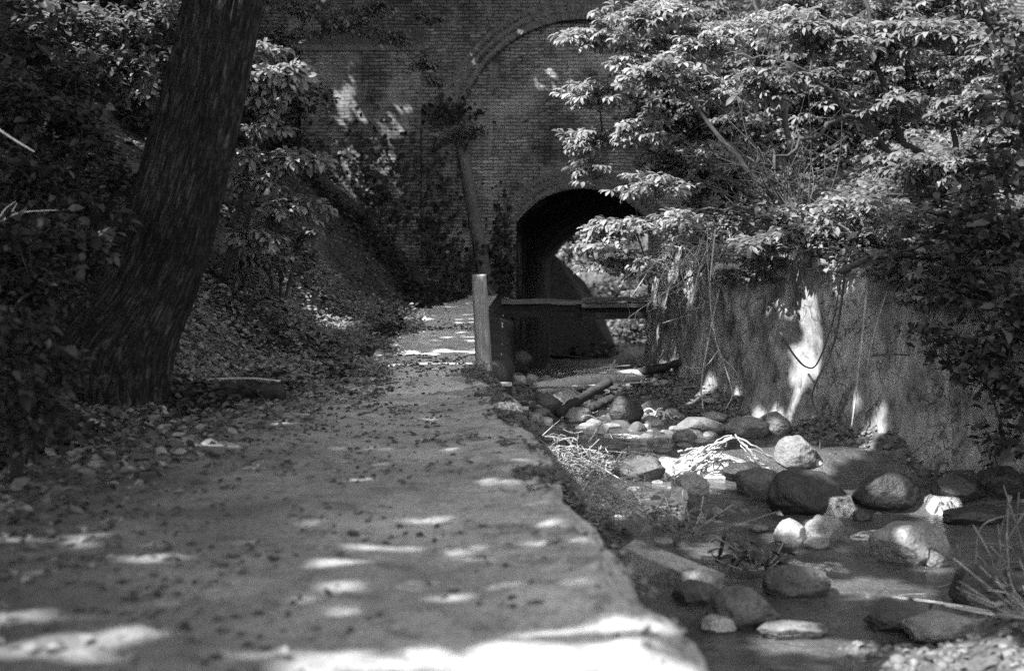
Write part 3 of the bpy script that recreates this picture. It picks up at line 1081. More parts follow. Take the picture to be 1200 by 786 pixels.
# ------------------------------------------------------------------ the big leaning tree
def big_tree():
    Yt = 10.5
    K = Yt / F
    t = thing('leaning_tree', 'thick dark tree with furrowed bark leaning over the path at left', 'tree', at(135, 462, Yt))
    # (py, left px, right px) of the trunk
    rows = [(480, 52, 196), (455, 46, 196), (425, 46, 200), (400, 58, 208), (370, 83, 220), (340, 110, 232), (300, 132, 246), (250, 151, 258), (200, 168, 268),
            (150, 182, 279), (100, 194, 288), (50, 205, 296), (0, 214, 305), (-60, 224, 316), (-140, 236, 330), (-260, 252, 352), (-420, 275, 375), (-600, 305, 395)]
    r = np.array(rows, float)
    pys = np.concatenate([np.arange(492, -40, -3.0), np.arange(-40, -600, -16.0)])
    lo, hi = np.interp(-pys, -r[:, 0], r[:, 1]), np.interp(-pys, -r[:, 0], r[:, 2])
    for _ in range(6):
        lo[1:-1] = (lo[:-2] + 2 * lo[1:-1] + lo[2:]) / 4
        hi[1:-1] = (hi[:-2] + 2 * hi[1:-1] + hi[2:]) / 4
    n = 150
    P = np.zeros((len(pys), n + 1, 3))
    th = np.linspace(0, 2 * math.pi, n + 1)
    for i, py in enumerate(pys):
        c = at((lo[i] + hi[i]) / 2, py, Yt)
        rad = (hi[i] - lo[i]) / 2 * K * 1.0
        foot = np.clip((py - 330) / 150, 0, 1)
        lob = 1 + 0.10 * np.sin(5 * th + 0.7) * foot + 0.06 * np.sin(3 * th + 2 + py * 0.004)
        cs, sn = np.cos(th), np.sin(th)
        q = np.stack([cs * 3.4, sn * 3.4, np.full(n + 1, c[2] * 1.1)], -1)
        ridge = 1 - np.abs(fbm(np.stack([cs * 8.5, sn * 8.5, np.full(n + 1, c[2] * 1.3)], -1) + 0.25 * fbm(q * 2, 2, 3)[:, None], 3, 83))
        rr = rad * lob * (1 + 0.05 * fbm(q * 0.6, 3, 81)) + 0.034 * (ridge - 0.7) + 0.006 * fbm(q * 7, 2, 87)
        P[i, :, 0] = c[0] + rr * cs
        P[i, :, 1] = c[1] + rr * sn * (0.95 if foot <= 0 else 0.95)
        P[i, :, 2] = c[2]
    P[:, -1] = P[:, 0]
    tr = grid_mesh('trunk', P, M['bark'], t, flip=True)
    A = np.stack([np.broadcast_to(np.cos(th) * .3, P.shape[:2]), np.broadcast_to(np.sin(th) * .3, P.shape[:2]), P[:, :, 2]], -1)
    tr.data.attributes.new('bark', 'FLOAT_VECTOR', 'POINT').data.foreach_set('vector', A.astype(np.float32).ravel())
    # surface roots
    for ctrl, r0 in (([(110, 440), (75, 452), (40, 470), (5, 498)], .12),):
        pts = []
        for i, (x, y) in enumerate(ctrl):
            q = at(x, y, Yt - 0.15 - 0.18 * i)
            q[2] = max(min(q[2], float(zbank(np.array([q[0]]), np.array([q[1]]))[0]) + 0.05), float(zbank(np.array([q[0]]), np.array([q[1]]))[0]) - 0.04)
            pts.append(q)
        pts[0][2] += 0.1
        m = MB()
        m.tube(curve_pts(pts, 14), np.linspace(r0, 0.03, 14), 9, wob=0.1)
        m.build('root', M['bark_thin'], t)
    # limbs overhead (above the frame)
    top = at(350, -600, Yt)
    limbs = []
    for d, ln in (((-1, -.5, .5), 5.5), ((-.3, -1, .45), 7), ((.6, -.6, .7), 3.2), ((-.8, -.2, 1.1), 4), ((-1, -.4, .6), 5)):
        e = top + norm(np.array([d]))[0] * ln
        m = MB()
        pts = curve_pts([top - np.array([0, 0, .4]), top + (e - top) * .5 + np.array([0, 0, .3]), e], 14)
        limbs.append(np.array(pts))
        m.tube(pts, np.linspace(.19, .03, 14), 8, wob=.06)
        m.build('branch', M['bark_thin'], t)
    canopy(t, (-12.8, -2.3), (-4.0, 14.5), 34000)
    canopy(t, (-2.3, -.7), (3.5, 10.5), 3200)
    return t


def canopy(parent, xr_, yr_, n, z0=6.4, z1=8.6, clump=True):  # leaf layer above the frame, spread and thinned to shape the shade
    C = np.stack([rng.uniform(*xr_, n), rng.uniform(*yr_, n), rng.uniform(z0, z1, n)], -1)
    C = C[~pad_hit(C)]
    m = len(C)
    D = rand_dir(m, .35)
    N = np.array([0, 0, 1.0]) + rng.normal(size=(m, 3)) * .35
    L = rng.uniform(.26, .44, m)
    kp = lit_mask(C + D * L[:, None] * .5, 0.13)
    C, D, N, L = C[kp], D[kp], N[kp], L[kp]
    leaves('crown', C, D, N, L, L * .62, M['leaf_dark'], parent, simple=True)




def shade_tree(label, base, top, xr_, yr_, n, z0, z1, more=()):
    t = thing('shade_tree', label, 'tree', base)
    m = MB()
    b, tp = np.asarray(base, float), np.asarray(top, float)
    m.tube(curve_pts([b - np.array([0, 0, .3]), b + (tp - b) * .5 + np.array([.15, 0, 0]), tp], 24), np.linspace(.28, .14, 24), 12, wob=.04)
    m.build('trunk', M['bark_thin'], t)
    cc = np.array([(xr_[0] + xr_[1]) / 2, (yr_[0] + yr_[1]) / 2, z0 + .4])
    for k in range(6):
        e = cc + np.array([(xr_[1] - xr_[0]) * .4 * math.cos(k * 1.05), (yr_[1] - yr_[0]) * .4 * math.sin(k * 1.05), rng.uniform(0, .8)])
        m = MB()
        m.tube(curve_pts([tp - np.array([0, 0, .5 + .1 * k]), (tp + e) / 2 + np.array([0, 0, .3]), e], 12), np.linspace(.1, .02, 12), 7, wob=.05)
        m.build('branch', M['bark_thin'], t)
    canopy(t, xr_, yr_, n, z0, z1)
    for a, b_, k in more: canopy(t, a, b_, k, z0, z1)


def gz(x, Y): return float(zbank(np.array([float(x)]), np.array([float(Y)]))[0])



# ------------------------------------------------------------------ right-hand trees
def right_trees():
    b = np.array([3.3, 16.6, zrbank(3.3, 16.6) - .1])
    p = Plant('young_tree', 'many-stemmed tree on the wall top reaching leafy arms across the tunnel', 'tree', b, leaf=.15, mat='leaf_light', sun=.85)
    p.limb([b, at(880, 200, 16.2), at(800, 110, 16.4), at(735, 60, 16.8)], .085, .02)
    p.limb([b, at(890, 250, 16.0), at(815, 245, 16.2), at(740, 262, 16.8)], .05, .012)
    p.limb([b, at(925, 170, 17), at(900, 60, 17.4), at(870, -60, 17.8)], .09, .03)
    p.limb([b, at(860, 215, 17.5), at(770, 180, 17.8), at(705, 170, 18)], .06, .015)
    p.limb([b, at(870, 290, 15.5), at(800, 330, 16)], .03, .012)
    for (x, y, Y, rx, rz, n) in ((700, 45, 17.2, .5, .35, 20), (760, 20, 17, .6, .35, 26), (700, 110, 17.5, .45, .32, 20), (775, 85, 16.8, .6, .35, 28),
                                 (690, 165, 17.8, .35, .3, 15), (745, 155, 17.3, .5, .35, 22), (840, 45, 16.8, .6, .4, 28), (850, 110, 16.6, .5, .35, 20),
                                 (690, 200, 17.8, .3, .2, 9), (770, 215, 16.9, .45, .25, 14), (725, 270, 16.8, .42, .18, 18), (790, 265, 16.4, .45, .2, 16),
                                 (715, 312, 16.9, .33, .13, 12), (760, 318, 16.8, .25, .12, 7), (700, 290, 16.9, .25, .12, 8), (905, 30, 17.2, .6, .4, 22), (830, 180, 17.2, .4, .3, 10)):
        p.pad(at(x, y, Y), (rx * 1.1, .6, rz * .62), int(n * 1.5), 5)
    p.finish(6, .4)

    b = np.array([4.6, 14.6, zrbank(4.6, 14.6) - .1])
    p = Plant('young_tree', 'crooked dark-limbed tree on the bank with drooping leaves, above the sunlit wall streak', 'tree', b, leaf=.15, mat='leaf_mid', sun=.6)
    p.limb([b, at(1060, 200, 14.8), at(1000, 135, 14.6), at(945, 165, 14.2), at(905, 195, 14)], .085, .025)
    p.limb([b, at(1070, 170, 15), at(1030, 70, 15), at(1000, -50, 15.2)], .09, .03)
    p.limb([b, at(1060, 230, 14), at(985, 238, 13.8), at(930, 265, 13.8)], .045, .012)
    p.limb([at(1000, 135, 14.6), at(960, 95, 14.4), at(900, 70, 14.2), at(850, 60, 14.4)], .05, .012)
    p.limb([b, at(1120, 140, 14.4), at(1160, 60, 14.2), at(1220, 10, 14)], .07, .02)
    for (x, y, Y, rx, rz, n) in ((960, 40, 14.6, .55, .35, 24), (1030, 50, 14.8, .55, .35, 24), (1100, 40, 14.5, .55, .38, 24), (1170, 60, 14.2, .5, .4, 24),
                                 (900, 100, 14.4, .4, .28, 14), (1060, 120, 14.6, .55, .25, 20), (1140, 130, 14.2, .5, .3, 22), (1010, 250, 13.9, .45, .22, 20), (960, 275, 13.8, .4, .15, 16),
                                 (1060, 190, 14.3, .5, .25, 18), (900, 285, 14.2, .35, .16, 10), (1110, 200, 14, .5, .25, 18), (1190, 160, 13.6, .4, .3, 16)):
        p.pad(at(x, y, Y), (rx * 1.1, .55, rz * .62), int(n * 1.5), 5)
    p.finish(6, .42)

    b = np.array([6.4, 12.6, zrbank(6.4, 12.6) - .1])
    p = Plant('young_tree', 'bushy shadowed tree at the right edge drooping over the wall to the water', 'tree', b, kind='ovate', leaf=.12, mat='leaf_dark', sun=.12)
    p.limb([b, at(1230, 180, 12), at(1180, 60, 11.8), at(1140, -20, 11.8)], .08, .02)
    p.limb([b, at(1220, 260, 11.6), at(1150, 285, 11.4), at(1090, 300, 11.4)], .045, .012)
    p.limb([b, at(1240, 330, 11.4), at(1190, 390, 11), at(1140, 420, 11)], .04, .01)
    p.limb([at(1150, 285, 11.4), at(1120, 340, 11.3), at(1085, 395, 11.3)], .02, .006)
    for (x, y, Y, rx, rz, n) in ((1120, 270, 11.6, .4, .25, 30), (1190, 280, 11.3, .4, .3, 34), (1170, 200, 11.6, .4, .3, 26), (1130, 340, 11.5, .32, .22, 26),
                                 (1190, 370, 11, .35, .3, 34), (1150, 420, 11.1, .3, .22, 26), (1200, 460, 10.8, .3, .25, 26), (1100, 400, 11.3, .2, .12, 12),
                                 (1180, 130, 11.6, .35, .3, 18), (1200, 60, 11.6, .35, .3, 18), (1180, 520, 10.9, .2, .14, 10)):
        p.pad(at(x, y, Y), (rx, .4, rz), n, 5)
    p.finish(3, .55, tilt=.5)

    # fill behind
    for lab, bx, by, pads, mt in (
            ('leafy tree standing back on the bank behind the crooked one', 7.0, 20.0,
             ((930, 160), (1000, 120), (1060, 160), (1130, 120), (1190, 110), (940, 90), (1060, 80), (900, 60), (960, 120), (1020, 60), (1090, 110), (1150, 50), (1010, 180), (1100, 190), (1180, 170), (950, 10), (1060, 10), (1180, 240), (1120, 0)), 'leaf_mid'),
            ('grey-leaved tree between the brick arch and the many-stemmed tree', 4.6, 22.5,
             ((770, 40), (830, 20), (820, 120), (880, 150), (900, 90), (770, 130), (840, 210), (800, 190), (890, 230), (950, 210), (790, 90)), 'leaf_mid')):
        b = np.array([bx, by, zrbank(bx, by) - .1])
        p = Plant('bank_tree', lab, 'tree', b, leaf=.15, mat=mt, sun=.5)
        cxp = sum(q[0] for q in pads) / len(pads)
        for dx, dy in ((-90, 60), (0, 20), (80, 60), (-30, -40)):
            p.limb([b, at(cxp + dx * .5, 170, by - .2), at(cxp + dx, dy, by - .3)], .07, .02)
        for x, y in pads:
            p.pad(at(x, y, by - .5), (.95, .7, .55), 66, 5)
        p.finish(6, .42)


right_trees()


def shrub(label, base, pads, kind='ovate', leaf=.1, mat='leaf_mid', k=3, per=5, name='shrub', cat='shrub', group=None, stems=4, wr=.52, tilt=.34, twig_r=.005, cull=True, sun=0.0):
    b = np.asarray(base, float)
    p = Plant(name, label, cat, b, group, kind=kind, leaf=leaf, mat=mat, cull=cull, sun=sun)
    for i in range(min(stems, len(pads))):
        q = np.asarray(pads[i][0], float)
        mid = b + (q - b) * .5 + np.array([0, 0, .15 * np.linalg.norm(q - b)])
        p.limb([b + rng.normal(size=3) * .02, mid, q], .018, .007, 10, 'stem', sides=6)
    for c, r, n in pads:
        p.pad(c, r, n, per, twig_r=twig_r)
    return p.finish(k, wr, tilt=tilt)


def bankpt(px, Y, dx=.2):
    x = (px - 600) / F * Y
    x = max(x, float(xr(Y)) + dx)
    return np.array([x, Y, zrbank(x, Y)])


shrub('sunlit pale-leaved shrub spilling over the wall top above the bright streak', bankpt(1000, 13.9),
      [(at(985, 250, 13.7), (.4, .35, .2), 36), (at(950, 285, 13.7), (.3, .3, .14), 26), (at(1030, 270, 13.6), (.35, .3, .2), 26), (at(985, 310, 13.5), (.22, .2, .1), 14)], mat='leaf_light', leaf=.1, sun=1)
shrub('narrow-leaved shrub on the wall top between the sunlit shrub and the dark edge tree', bankpt(1090, 12.6),
      [(at(1060, 265, 12.4), (.35, .3, .2), 30), (at(1100, 300, 12.2), (.3, .25, .15), 24), (at(1140, 240, 12.3), (.35, .3, .25), 26), (at(1050, 305, 12.5), (.2, .2, .08), 12)], mat='leaf_mid', leaf=.11)
shrub('grey shrub on the wall corner just above the footbridge end', bankpt(800, 18.0, .15),
      [(at(800, 300, 17.6), (.35, .3, .16), 22), (at(840, 275, 17.2), (.4, .35, .2), 26), (at(870, 250, 17), (.35, .35, .2), 20)], mat='leaf_mid', leaf=.1)
shrub('shrub with small leaves on the bank under the many-stemmed tree', bankpt(880, 15.6),
      [(at(900, 300, 15.0), (.3, .25, .12), 18), (at(920, 250, 15.3), (.4, .35, .2), 24), (at(860, 300, 15.6), (.25, .25, .1), 12)], mat='leaf_mid', leaf=.09)

for lab, px, Y, pads in (
        ('trailing leaves hanging down the wall left of the sunlit streak', 880, 15.2, ((870, 300, 15.0), (890, 325, 14.7), (855, 325, 15.2), (905, 305, 14.6))),
        ('trailing leaves hanging over the wall top right of the sunlit streak', 1030, 13.4, ((1010, 300, 13.3), (1040, 318, 13.0), (1065, 330, 12.8), (985, 300, 13.4))),
        ('ragged dark leaves hanging over the wall beside the edge tree', 1090, 12.3, ((1085, 320, 12.2), (1105, 345, 12.0), (1075, 350, 12.2)))):
    shrub(lab, bankpt(px, Y, .12), [(at(x, y, yy - .1), (.24, .2, .1), 13) for x, y, yy in pads], 'palmate', .11, 'leaf_mid', 6, 4, 'trailing_plant', 'plant', wr=.42)

# bare twiggy thicket hanging over the wall
def thicket(label, base, n, centre, spread, mat, length, down):
    t = thing('bare_shrub', label, 'shrub', base)
    m = MB()
    b = np.asarray(base, float)
    for i in range(n):
        o = b + rng.normal(size=3) * np.array([.12, .12, .05])
        e = np.asarray(centre) + rng.normal(size=3) * np.asarray(spread)
        mid = (o + e) / 2 + np.array([rng.normal() * .12, rng.normal() * .12, abs(rng.normal()) * .25 * length])
        e2 = e + np.array([rng.normal() * .1, rng.normal() * .1, -down * rng.random()])
        pts = np.array(curve_pts([o, mid, e, e2], 14))
        m.tube(list(pts), np.linspace(rng.uniform(.005, .011), .0025, 14), 4, cap=False)
        for k in range(3):
            i0 = rng.integers(5, 12)
            q = pts[i0]
            w = q + rng.normal(size=3) * .16 + np.array([-.05, -.03, -.05])
            m.tube(curve_pts([q, (q + w) / 2 + rng.normal(size=3) * .03, w], 5), np.linspace(.0035, .0018, 5), 4, cap=False)
    m.build('twigs', M[mat], t)


thicket('tangle of bare pale twigs arching down over the wall near the tunnel', bankpt(850, 16.4), 46, at(800, 325, 15.8), (.28, .3, .22), 'twig', 1, .35)
thicket('thicket of thin dark bare stems on the bank in the middle of the foliage', bankpt(930, 15.9), 70, at(900, 200, 15.8), (.5, .4, .45), 'twig_dark', .5, .1)

# vines and roots hanging on the wall
def hang(label, ctrl, r, mat='twig', name='hanging_root', cat='root', extra=()):
    t = thing(name, label, cat, at(*ctrl[0]))
    m = MB()
    m.tube(curve_pts([at(*c) for c in ctrl], 30), np.linspace(r, r * .5, 30), 5, wob=.1)
    for e in extra:
        m.tube(curve_pts([at(*c) for c in e], 16), np.linspace(r * .7, r * .3, 16), 5)
    m.build('strand', M[mat], t)


hang('looping pale vine hanging on the wall below the bare twigs', [(838, 270, 15.6), (832, 340, 15.3), (838, 395, 15.2), (848, 425, 15.1), (858, 460, 15.0), (850, 480, 14.9)], .011,
     extra=([(842, 410, 15.1), (825, 430, 15.1), (800, 430, 15.2)], [(845, 418, 15.1), (862, 435, 15), (866, 450, 15)]), name='hanging_vine', cat='vine')
hang('thick pale root running down the wall to the stones', [(845, 330, 15.55), (830, 400, 15.45), (822, 450, 15.3), (824, 480, 15.2)], .016, 'twig')
hang('dark hanging root curling across the sunlit wall streak', [(915, 390, 13.7), (930, 415, 13.45), (945, 430, 13.4), (958, 425, 13.35), (975, 380, 13.3), (985, 330, 13.3)], .012, 'twig_dark')
hang('long thin dark root dangling beside the sunlit streak to the water', [(990, 320, 13.2), (978, 400, 13.1), (952, 460, 13.1), (960, 490, 13.0), (961, 540, 12.6)], .012, 'twig_dark')
hang('pair of pale roots running down the middle of the wall', [(1018, 320, 13.2), (1010, 400, 13.05), (1002, 470, 12.95), (998, 500, 12.9)], .014, 'twig', extra=([(1040, 340, 13), (1022, 400, 12.9), (1015, 440, 12.9)],))
hang('dark limb lying along the wall top at right', [(985, 318, 12.9), (1020, 303, 12.7), (1060, 298, 12.4), (1110, 302, 12.2)], .035, 'twig_dark', 'fallen_branch', 'branch')
hang('short dark stick wedged across the wall face', [(1022, 417, 12.75), (1045, 415, 12.65), (1066, 416, 12.55)], .012, 'twig_dark', 'stick', 'stick')

# ivy on the brick wall
def ivy(label, spots, n, mat, leaf, loc):
    t = thing('ivy', label, 'ivy', loc)
    P = []
    for (x, y, rx, ry, w, Y) in spots:
        k = int(n * w)
        a = rng.normal(size=(k, 2))
        P.append(np.stack([at(px, py, Y - rng.uniform(0.0, .12)) for px, py in zip(x + a[:, 0] * rx, y + a[:, 1] * ry)]))
    P = np.concatenate(P)
    D = rng.normal(size=P.shape) * np.array([.7, .25, .4]) + np.array([0, -.2, -.6])
    N = np.array([0, -1.0, .5]) + rng.normal(size=P.shape) * .35
    L = leaf * rng.uniform(.6, 1.2, len(P))
    leaves('foliage', P, D, N, L, L * .8, M[mat], t)


ivy('dark ivy climbing the pier and buttress beside the tunnel', [(510, 270, 14, 45, .5, 25.5), (540, 320, 22, 22, .4, 25.4), (588, 285, 7, 30, .35, 26.2), (430, 200, 35, 30, .6, 25.4), (450, 250, 30, 25, .5, 25.4), (525, 130, 18, 10, .3, 25.9), (590, 330, 8, 14, .3, 26.2)], 500, 'leaf_dark', .1, at(520, 345, 25.3))
shrub('little plant rooted on top of the leaning buttress', at(545, 178, 25.4), [(at(548, 160, 25.4), (.22, .15, .1), 16), (at(560, 152, 25.4), (.2, .15, .1), 12), (at(530, 158, 25.4), (.2, .15, .08), 10)], leaf=.09, mat='leaf_mid', name='wall_plant', cat='plant')

# ------------------------------------------------------------------ left-hand plants
def slope(px, Y):
    x = (px - 600) / F * Y
    return np.array([x, Y, gz(x, Y) - .02])


shrub('sapling with sunlit fan-shaped leaves just right of the leaning trunk', slope(262, 14.5),
      [(at(330, 90, 13.8), (.42, .3, .12), 26), (at(315, 120, 13.9), (.2, .3, .1), 10), (at(310, 150, 14), (.2, .3, .1), 8), (at(335, 190, 14), (.45, .35, .12), 30), (at(300, 215, 14), (.25, .3, .1), 10), (at(350, 245, 14.2), (.4, .3, .12), 24), (at(305, 280, 14.2), (.25, .3, .12), 12),
       (at(300, 60, 14), (.2, .3, .1), 8)], 'palmate', .15, 'leaf_light', 6, 5, 'sapling', 'sapling', wr=.42, sun=.8)
shrub('low sapling with toothy leaves on the slope beneath the sunlit one', slope(330, 15.5),
      [(at(320, 250, 15), (.3, .3, .12), 14), (at(360, 275, 15.2), (.3, .3, .1), 12), (at(290, 300, 14.8), (.3, .3, .12), 14), (at(330, 310, 15), (.3, .3, .1), 12)], 'palmate', .11, 'leaf_mid', 6, 5, 'sapling', 'sapling', wr=.42)
shrub('tall sapling with pale upper leaves behind the trunk at upper left', slope(90, 14.0),
      [(at(60, 20, 13.2), (.5, .4, .25), 30), (at(140, 30, 13.4), (.4, .4, .25), 26), (at(165, 75, 13.4), (.35, .35, .2), 20), (at(110, 70, 13.2), (.4, .35, .2), 22), (at(190, 10, 13.4), (.3, .3, .2), 16), (at(150, 110, 13.4), (.3, .3, .15), 12)], 'ovate', .12, 'leaf_mid', 5, 4, 'sapling', 'sapling', sun=.6)
shrub('broad dark-leaved bush on the slope left of the leaning trunk', slope(40, 10.5),
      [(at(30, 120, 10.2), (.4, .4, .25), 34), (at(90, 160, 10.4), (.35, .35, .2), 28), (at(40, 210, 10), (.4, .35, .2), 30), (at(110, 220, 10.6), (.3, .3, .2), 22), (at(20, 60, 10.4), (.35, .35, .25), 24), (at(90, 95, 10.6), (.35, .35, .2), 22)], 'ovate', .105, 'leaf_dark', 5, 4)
shrub('dark bush with a few large leaves at the left edge at trunk height', slope(20, 9.2),
      [(at(30, 290, 8.8), (.3, .35, .18), 26), (at(90, 290, 9.2), (.3, .35, .15), 24), (at(40, 340, 8.6), (.35, .35, .16), 28), (at(100, 250, 9.6), (.3, .3, .15), 20), (at(5, 380, 8.4), (.3, .3, .15), 20)], 'ovate', .11, 'leaf_dark', 5, 4)
shrub('blurred low plant with hanging leaves at the left edge below the bushes', slope(10, 7.4),
      [(at(15, 400, 7.0), (.22, .25, .12), 26), (at(60, 430, 7.2), (.2, .25, .1), 20), (at(20, 460, 6.8), (.22, .25, .1), 26), (at(40, 500, 6.8), (.22, .25, .08), 20)], 'ovate', .075, 'leaf_dark', 5, 4, 'leafy_plant', 'plant')
shrub('overhanging dark tree branch foliage in front of the pier top', slope(250, 20),
      [(at(400, 30, 19), (.5, .4, .2), 18), (at(350, 10, 18.5), (.5, .4, .2), 20), (at(460, 45, 19.2), (.35, .3, .14), 12), (at(500, 75, 19.4), (.25, .25, .14), 12), (at(330, 45, 18.6), (.35, .3, .15), 14), (at(510, 95, 19.4), (.16, .2, .08), 7), (at(430, 10, 19), (.4, .3, .15), 14), (at(510, 20, 19.4), (.3, .3, .12), 8)],
      'palmate', .12, 'leaf_mid', 6, 5, 'hillside_tree', 'tree', stems=1, wr=.42)
shrub('dark bush on the hillside between the trunk and the brick pier', slope(330, 21),
      [(at(340, 110, 20.5), (.7, .5, .5), 40), (at(330, 180, 20), (.6, .5, .4), 34), (at(300, 60, 20.5), (.6, .5, .5), 34), (at(290, 130, 20), (.5, .5, .5), 30)], 'ovate', .12, 'leaf_dark', 5, 4)
for lab, px, Y, pads in (('wall of dark foliage high on the hillside at upper left', 60, 17.5, ((30, 60), (110, 60), (180, 60), (40, 140), (120, 150), (0, 0), (90, 0), (170, 0), (0, 220), (90, 230), (180, 140), (150, 240))),
                         ('dark hillside shrub seen under the trunk\'s lean', 150, 14.5, ((60, 300), (110, 320), (40, 260), (20, 330), (130, 270)))):
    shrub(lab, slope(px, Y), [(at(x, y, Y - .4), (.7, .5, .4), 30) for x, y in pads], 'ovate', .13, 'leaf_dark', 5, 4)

# ground cover and litter (stuff)
def scatter(name, label, n, xf, yr_, zf, leaf, mat, dz, wr, up, dens=None, cat=None, droop=.3):
    Y = yr_[0] + (yr_[1] - yr_[0]) * rng.random(n)
    a, b = xf(Y)
    x = a + (b - a) * rng.random(n)
    if dens is not None:
        k = rng.random(n) < dens(x, Y)
        x, Y = x[k], Y[k]
    z = zf(x, Y) + dz(len(x))
    P = np.stack([x, Y, z], -1)
    D = rng.normal(size=P.shape) * np.array([1, 1, .2])
    N = np.array([0, 0, 1.0]) + rng.normal(size=P.shape) * up
    L = leaf * rng.uniform(.5, 1.3, len(P))
    o = leaves(name, P, D, N, L, L * wr, M[mat], None, droop=droop)
    return tag(o, label, cat or name.replace('_', ' '), kind='stuff')


def clump(sc, th, sd):
    return lambda x, Y: np.clip((fbm(np.stack([x, Y, 0 * x], -1) * sc, 3, sd) - th) * 3, 0.02, 1)


scatter('undergrowth', 'low leafy ground cover over the foot of the left bank', 44000, lambda Y: (xl(Y) - 3.5, xl(Y) + .12), (5, 24), zbank, .085, 'leaf_dark',
        lambda n: np.abs(rng.normal(size=n)) * .07 + .01, .6, .45, clump(1.0, -.1, 101))
scatter('weeds', 'pale fine weeds along the path edge beyond the leaning tree', 30000, lambda Y: (xl(Y) - 1.5, xl(Y) + .3), (11.3, 19), zbank, .065, 'leaf_light',
        lambda n: np.abs(rng.normal(size=n)) * .06 + .01, .5, .5, clump(1.4, 0.0, 103))
scatter('fallen_leaves', 'dead leaf litter scattered on the dirt path', 13000, lambda Y: (xl(Y) - .3, xe(Y) - .02), (3.6, 20), lambda x, Y: zbank(x, Y) + .012, .055, 'leaf_dead',
        lambda n: rng.random(n) * .012, .6, .25, lambda x, Y: np.clip(1.35 - (Y - 10) / 5, .25, 1) * np.clip(.02 + .9 * np.clip((xe(Y) - 1.3 - x) / 1.4, 0, 1) + .2 * (fbm(np.stack([x, Y, 0 * x], -1) * 1.4, 3, 107) > .25), 0, 1))
scatter('edge_moss', 'mossy weeds in clumps along the concrete wall edge', 20000, lambda Y: (xe(Y) - .3, xe(Y) + .06), (4.2, 14), lambda x, Y: np.where(x > xe(Y) - .04, zp(Y) - (x - xe(Y) + .04) * 1.6, zp(Y)), .035, 'leaf_mid', lambda n: rng.random(n) * .03 + .003, .8, .35, clump(1.6, .05, 113))
scatter('leaf_litter', 'large dead leaves drifted against the foot of the left bank', 9000, lambda Y: (xl(Y) - 1.2, xl(Y) + 1.1), (4, 13), zbank, .085, 'leaf_dry', lambda n: rng.random(n) * .03 + .005, .5, .6, lambda x, Y: np.clip((xl(Y) + 1.2 - x) / 1.2, 0, 1) * .7)
scatter('bank_litter', 'dead leaves and crumbs over the steep hillside', 52000, lambda Y: (xl(Y) - 5, xl(Y)), (6, 26), zbank, .05, 'leaf_dead', lambda n: rng.random(n) * .03, .7, .45, clump(.8, -.6, 109))

def rb_x(Y): return xr(Y) + .1, xr(Y) + 5.5


def rb_z(x, Y):
    d = x - xr(Y)
    return ztop(Y) - 0.06 + 0.45 * np.maximum(0, d - 0.3) * np.clip(1.2 - d * 0.05, 0.3, 1.2) + 0.1 * fbm(np.stack([x, Y, 0 * x], -1) * 1.2, 4, 31)


scatter('bank_undergrowth', 'leafy ground cover over the bank above the stream wall', 30000, rb_x, (9, 22), rb_z, .085, 'leaf_mid', lambda n: np.abs(rng.normal(size=n)) * .09 + .01, .5, .5)
scatter('streamside_leaves', 'dead leaves and scraps caught on the stream gravel', 9000, lambda Y: (xe(Y) + .05, xr(Y) - .1), (5, 19.5), lambda x, Y: np.where(zbed(x, Y) > zw(Y) - .02, zbed(x, Y), -5), .06, 'leaf_dead',
        lambda n: rng.random(n) * .03, .8, .35)

# ------------------------------------------------------------------ rocks
def rock_mesh(sx, sy, sz, seed, rough=.16, flat=0.0, sub=5):
    bm = bmesh.new()
    bmesh.ops.create_icosphere(bm, subdivisions=sub, radius=1.0)
    V = np.array([v.co[:] for v in bm.verts])
    off = rng.random(3) * 50 + seed
    r = 1 + rough * 1.6 * fbm(V * 0.9 + off, 2, 5) + rough * .35 * fbm(V * 3.2 + off, 3, 6)
    V = V * r[:, None]
    # chopped facets
    for k in range(4 + int(rough * 28)):
        nrm = rand_dir(1)[0]
        dcut = rng.uniform(.72, .97) - flat * .1
        h = V @ nrm
        V = V - np.maximum(0, h - dcut)[:, None] * nrm * .93
    if flat: V[:, 2] = np.where(V[:, 2] > 1 - flat, 1 - flat + (V[:, 2] - 1 + flat) * .2, V[:, 2])
    V = V + (0.022 * fbm(V * 6 + off, 3, 8) + .012 * fbm(V * 16 + off, 2, 9))[:, None] * norm(V)
    V *= np.array([sx, sy, sz])
    me = bpy.data.meshes.new('rock')
    for v, c in zip(bm.verts, V): v.co = c
    bm.to_mesh(me)
    bm.free()
    return me


def Yat(py, off=0.0):
    """distance of the water line seen at row py"""
    Y = 10.0
    for _ in range(30):
        Y = .5 * Y + .5 * (CH - (float(zw(Y)) + off)) * F / (py - 295)
    return Y


def rock(label, px, py, w, h, mat, deep=.8, rough=.16, flat=0.0, off=0.0, tilt=(0, 0), group=None, cat='rock', name='rock'):
    base = py + h / 2
    Y = Yat(base, off)
    sx = w / 2 / F * Y
    sz = h / F * Y * .62
    sy = sx * deep
    c = at(px, base, Y + sy * .5)
    z = float(zw(Y)) + off
    me = rock_mesh(sx * 1.04, sy, sz, px * .7 + py, rough, flat)
    o = link_mesh(name, me, M[mat], None, (c[0], Y + sy * .5, z + sz * .55))
    o.rotation_euler = (R(tilt[0]), R(tilt[1]), rng.uniform(-.25, .25))
    tag(o, label, cat, group or 'rocks in the stream')
    return o


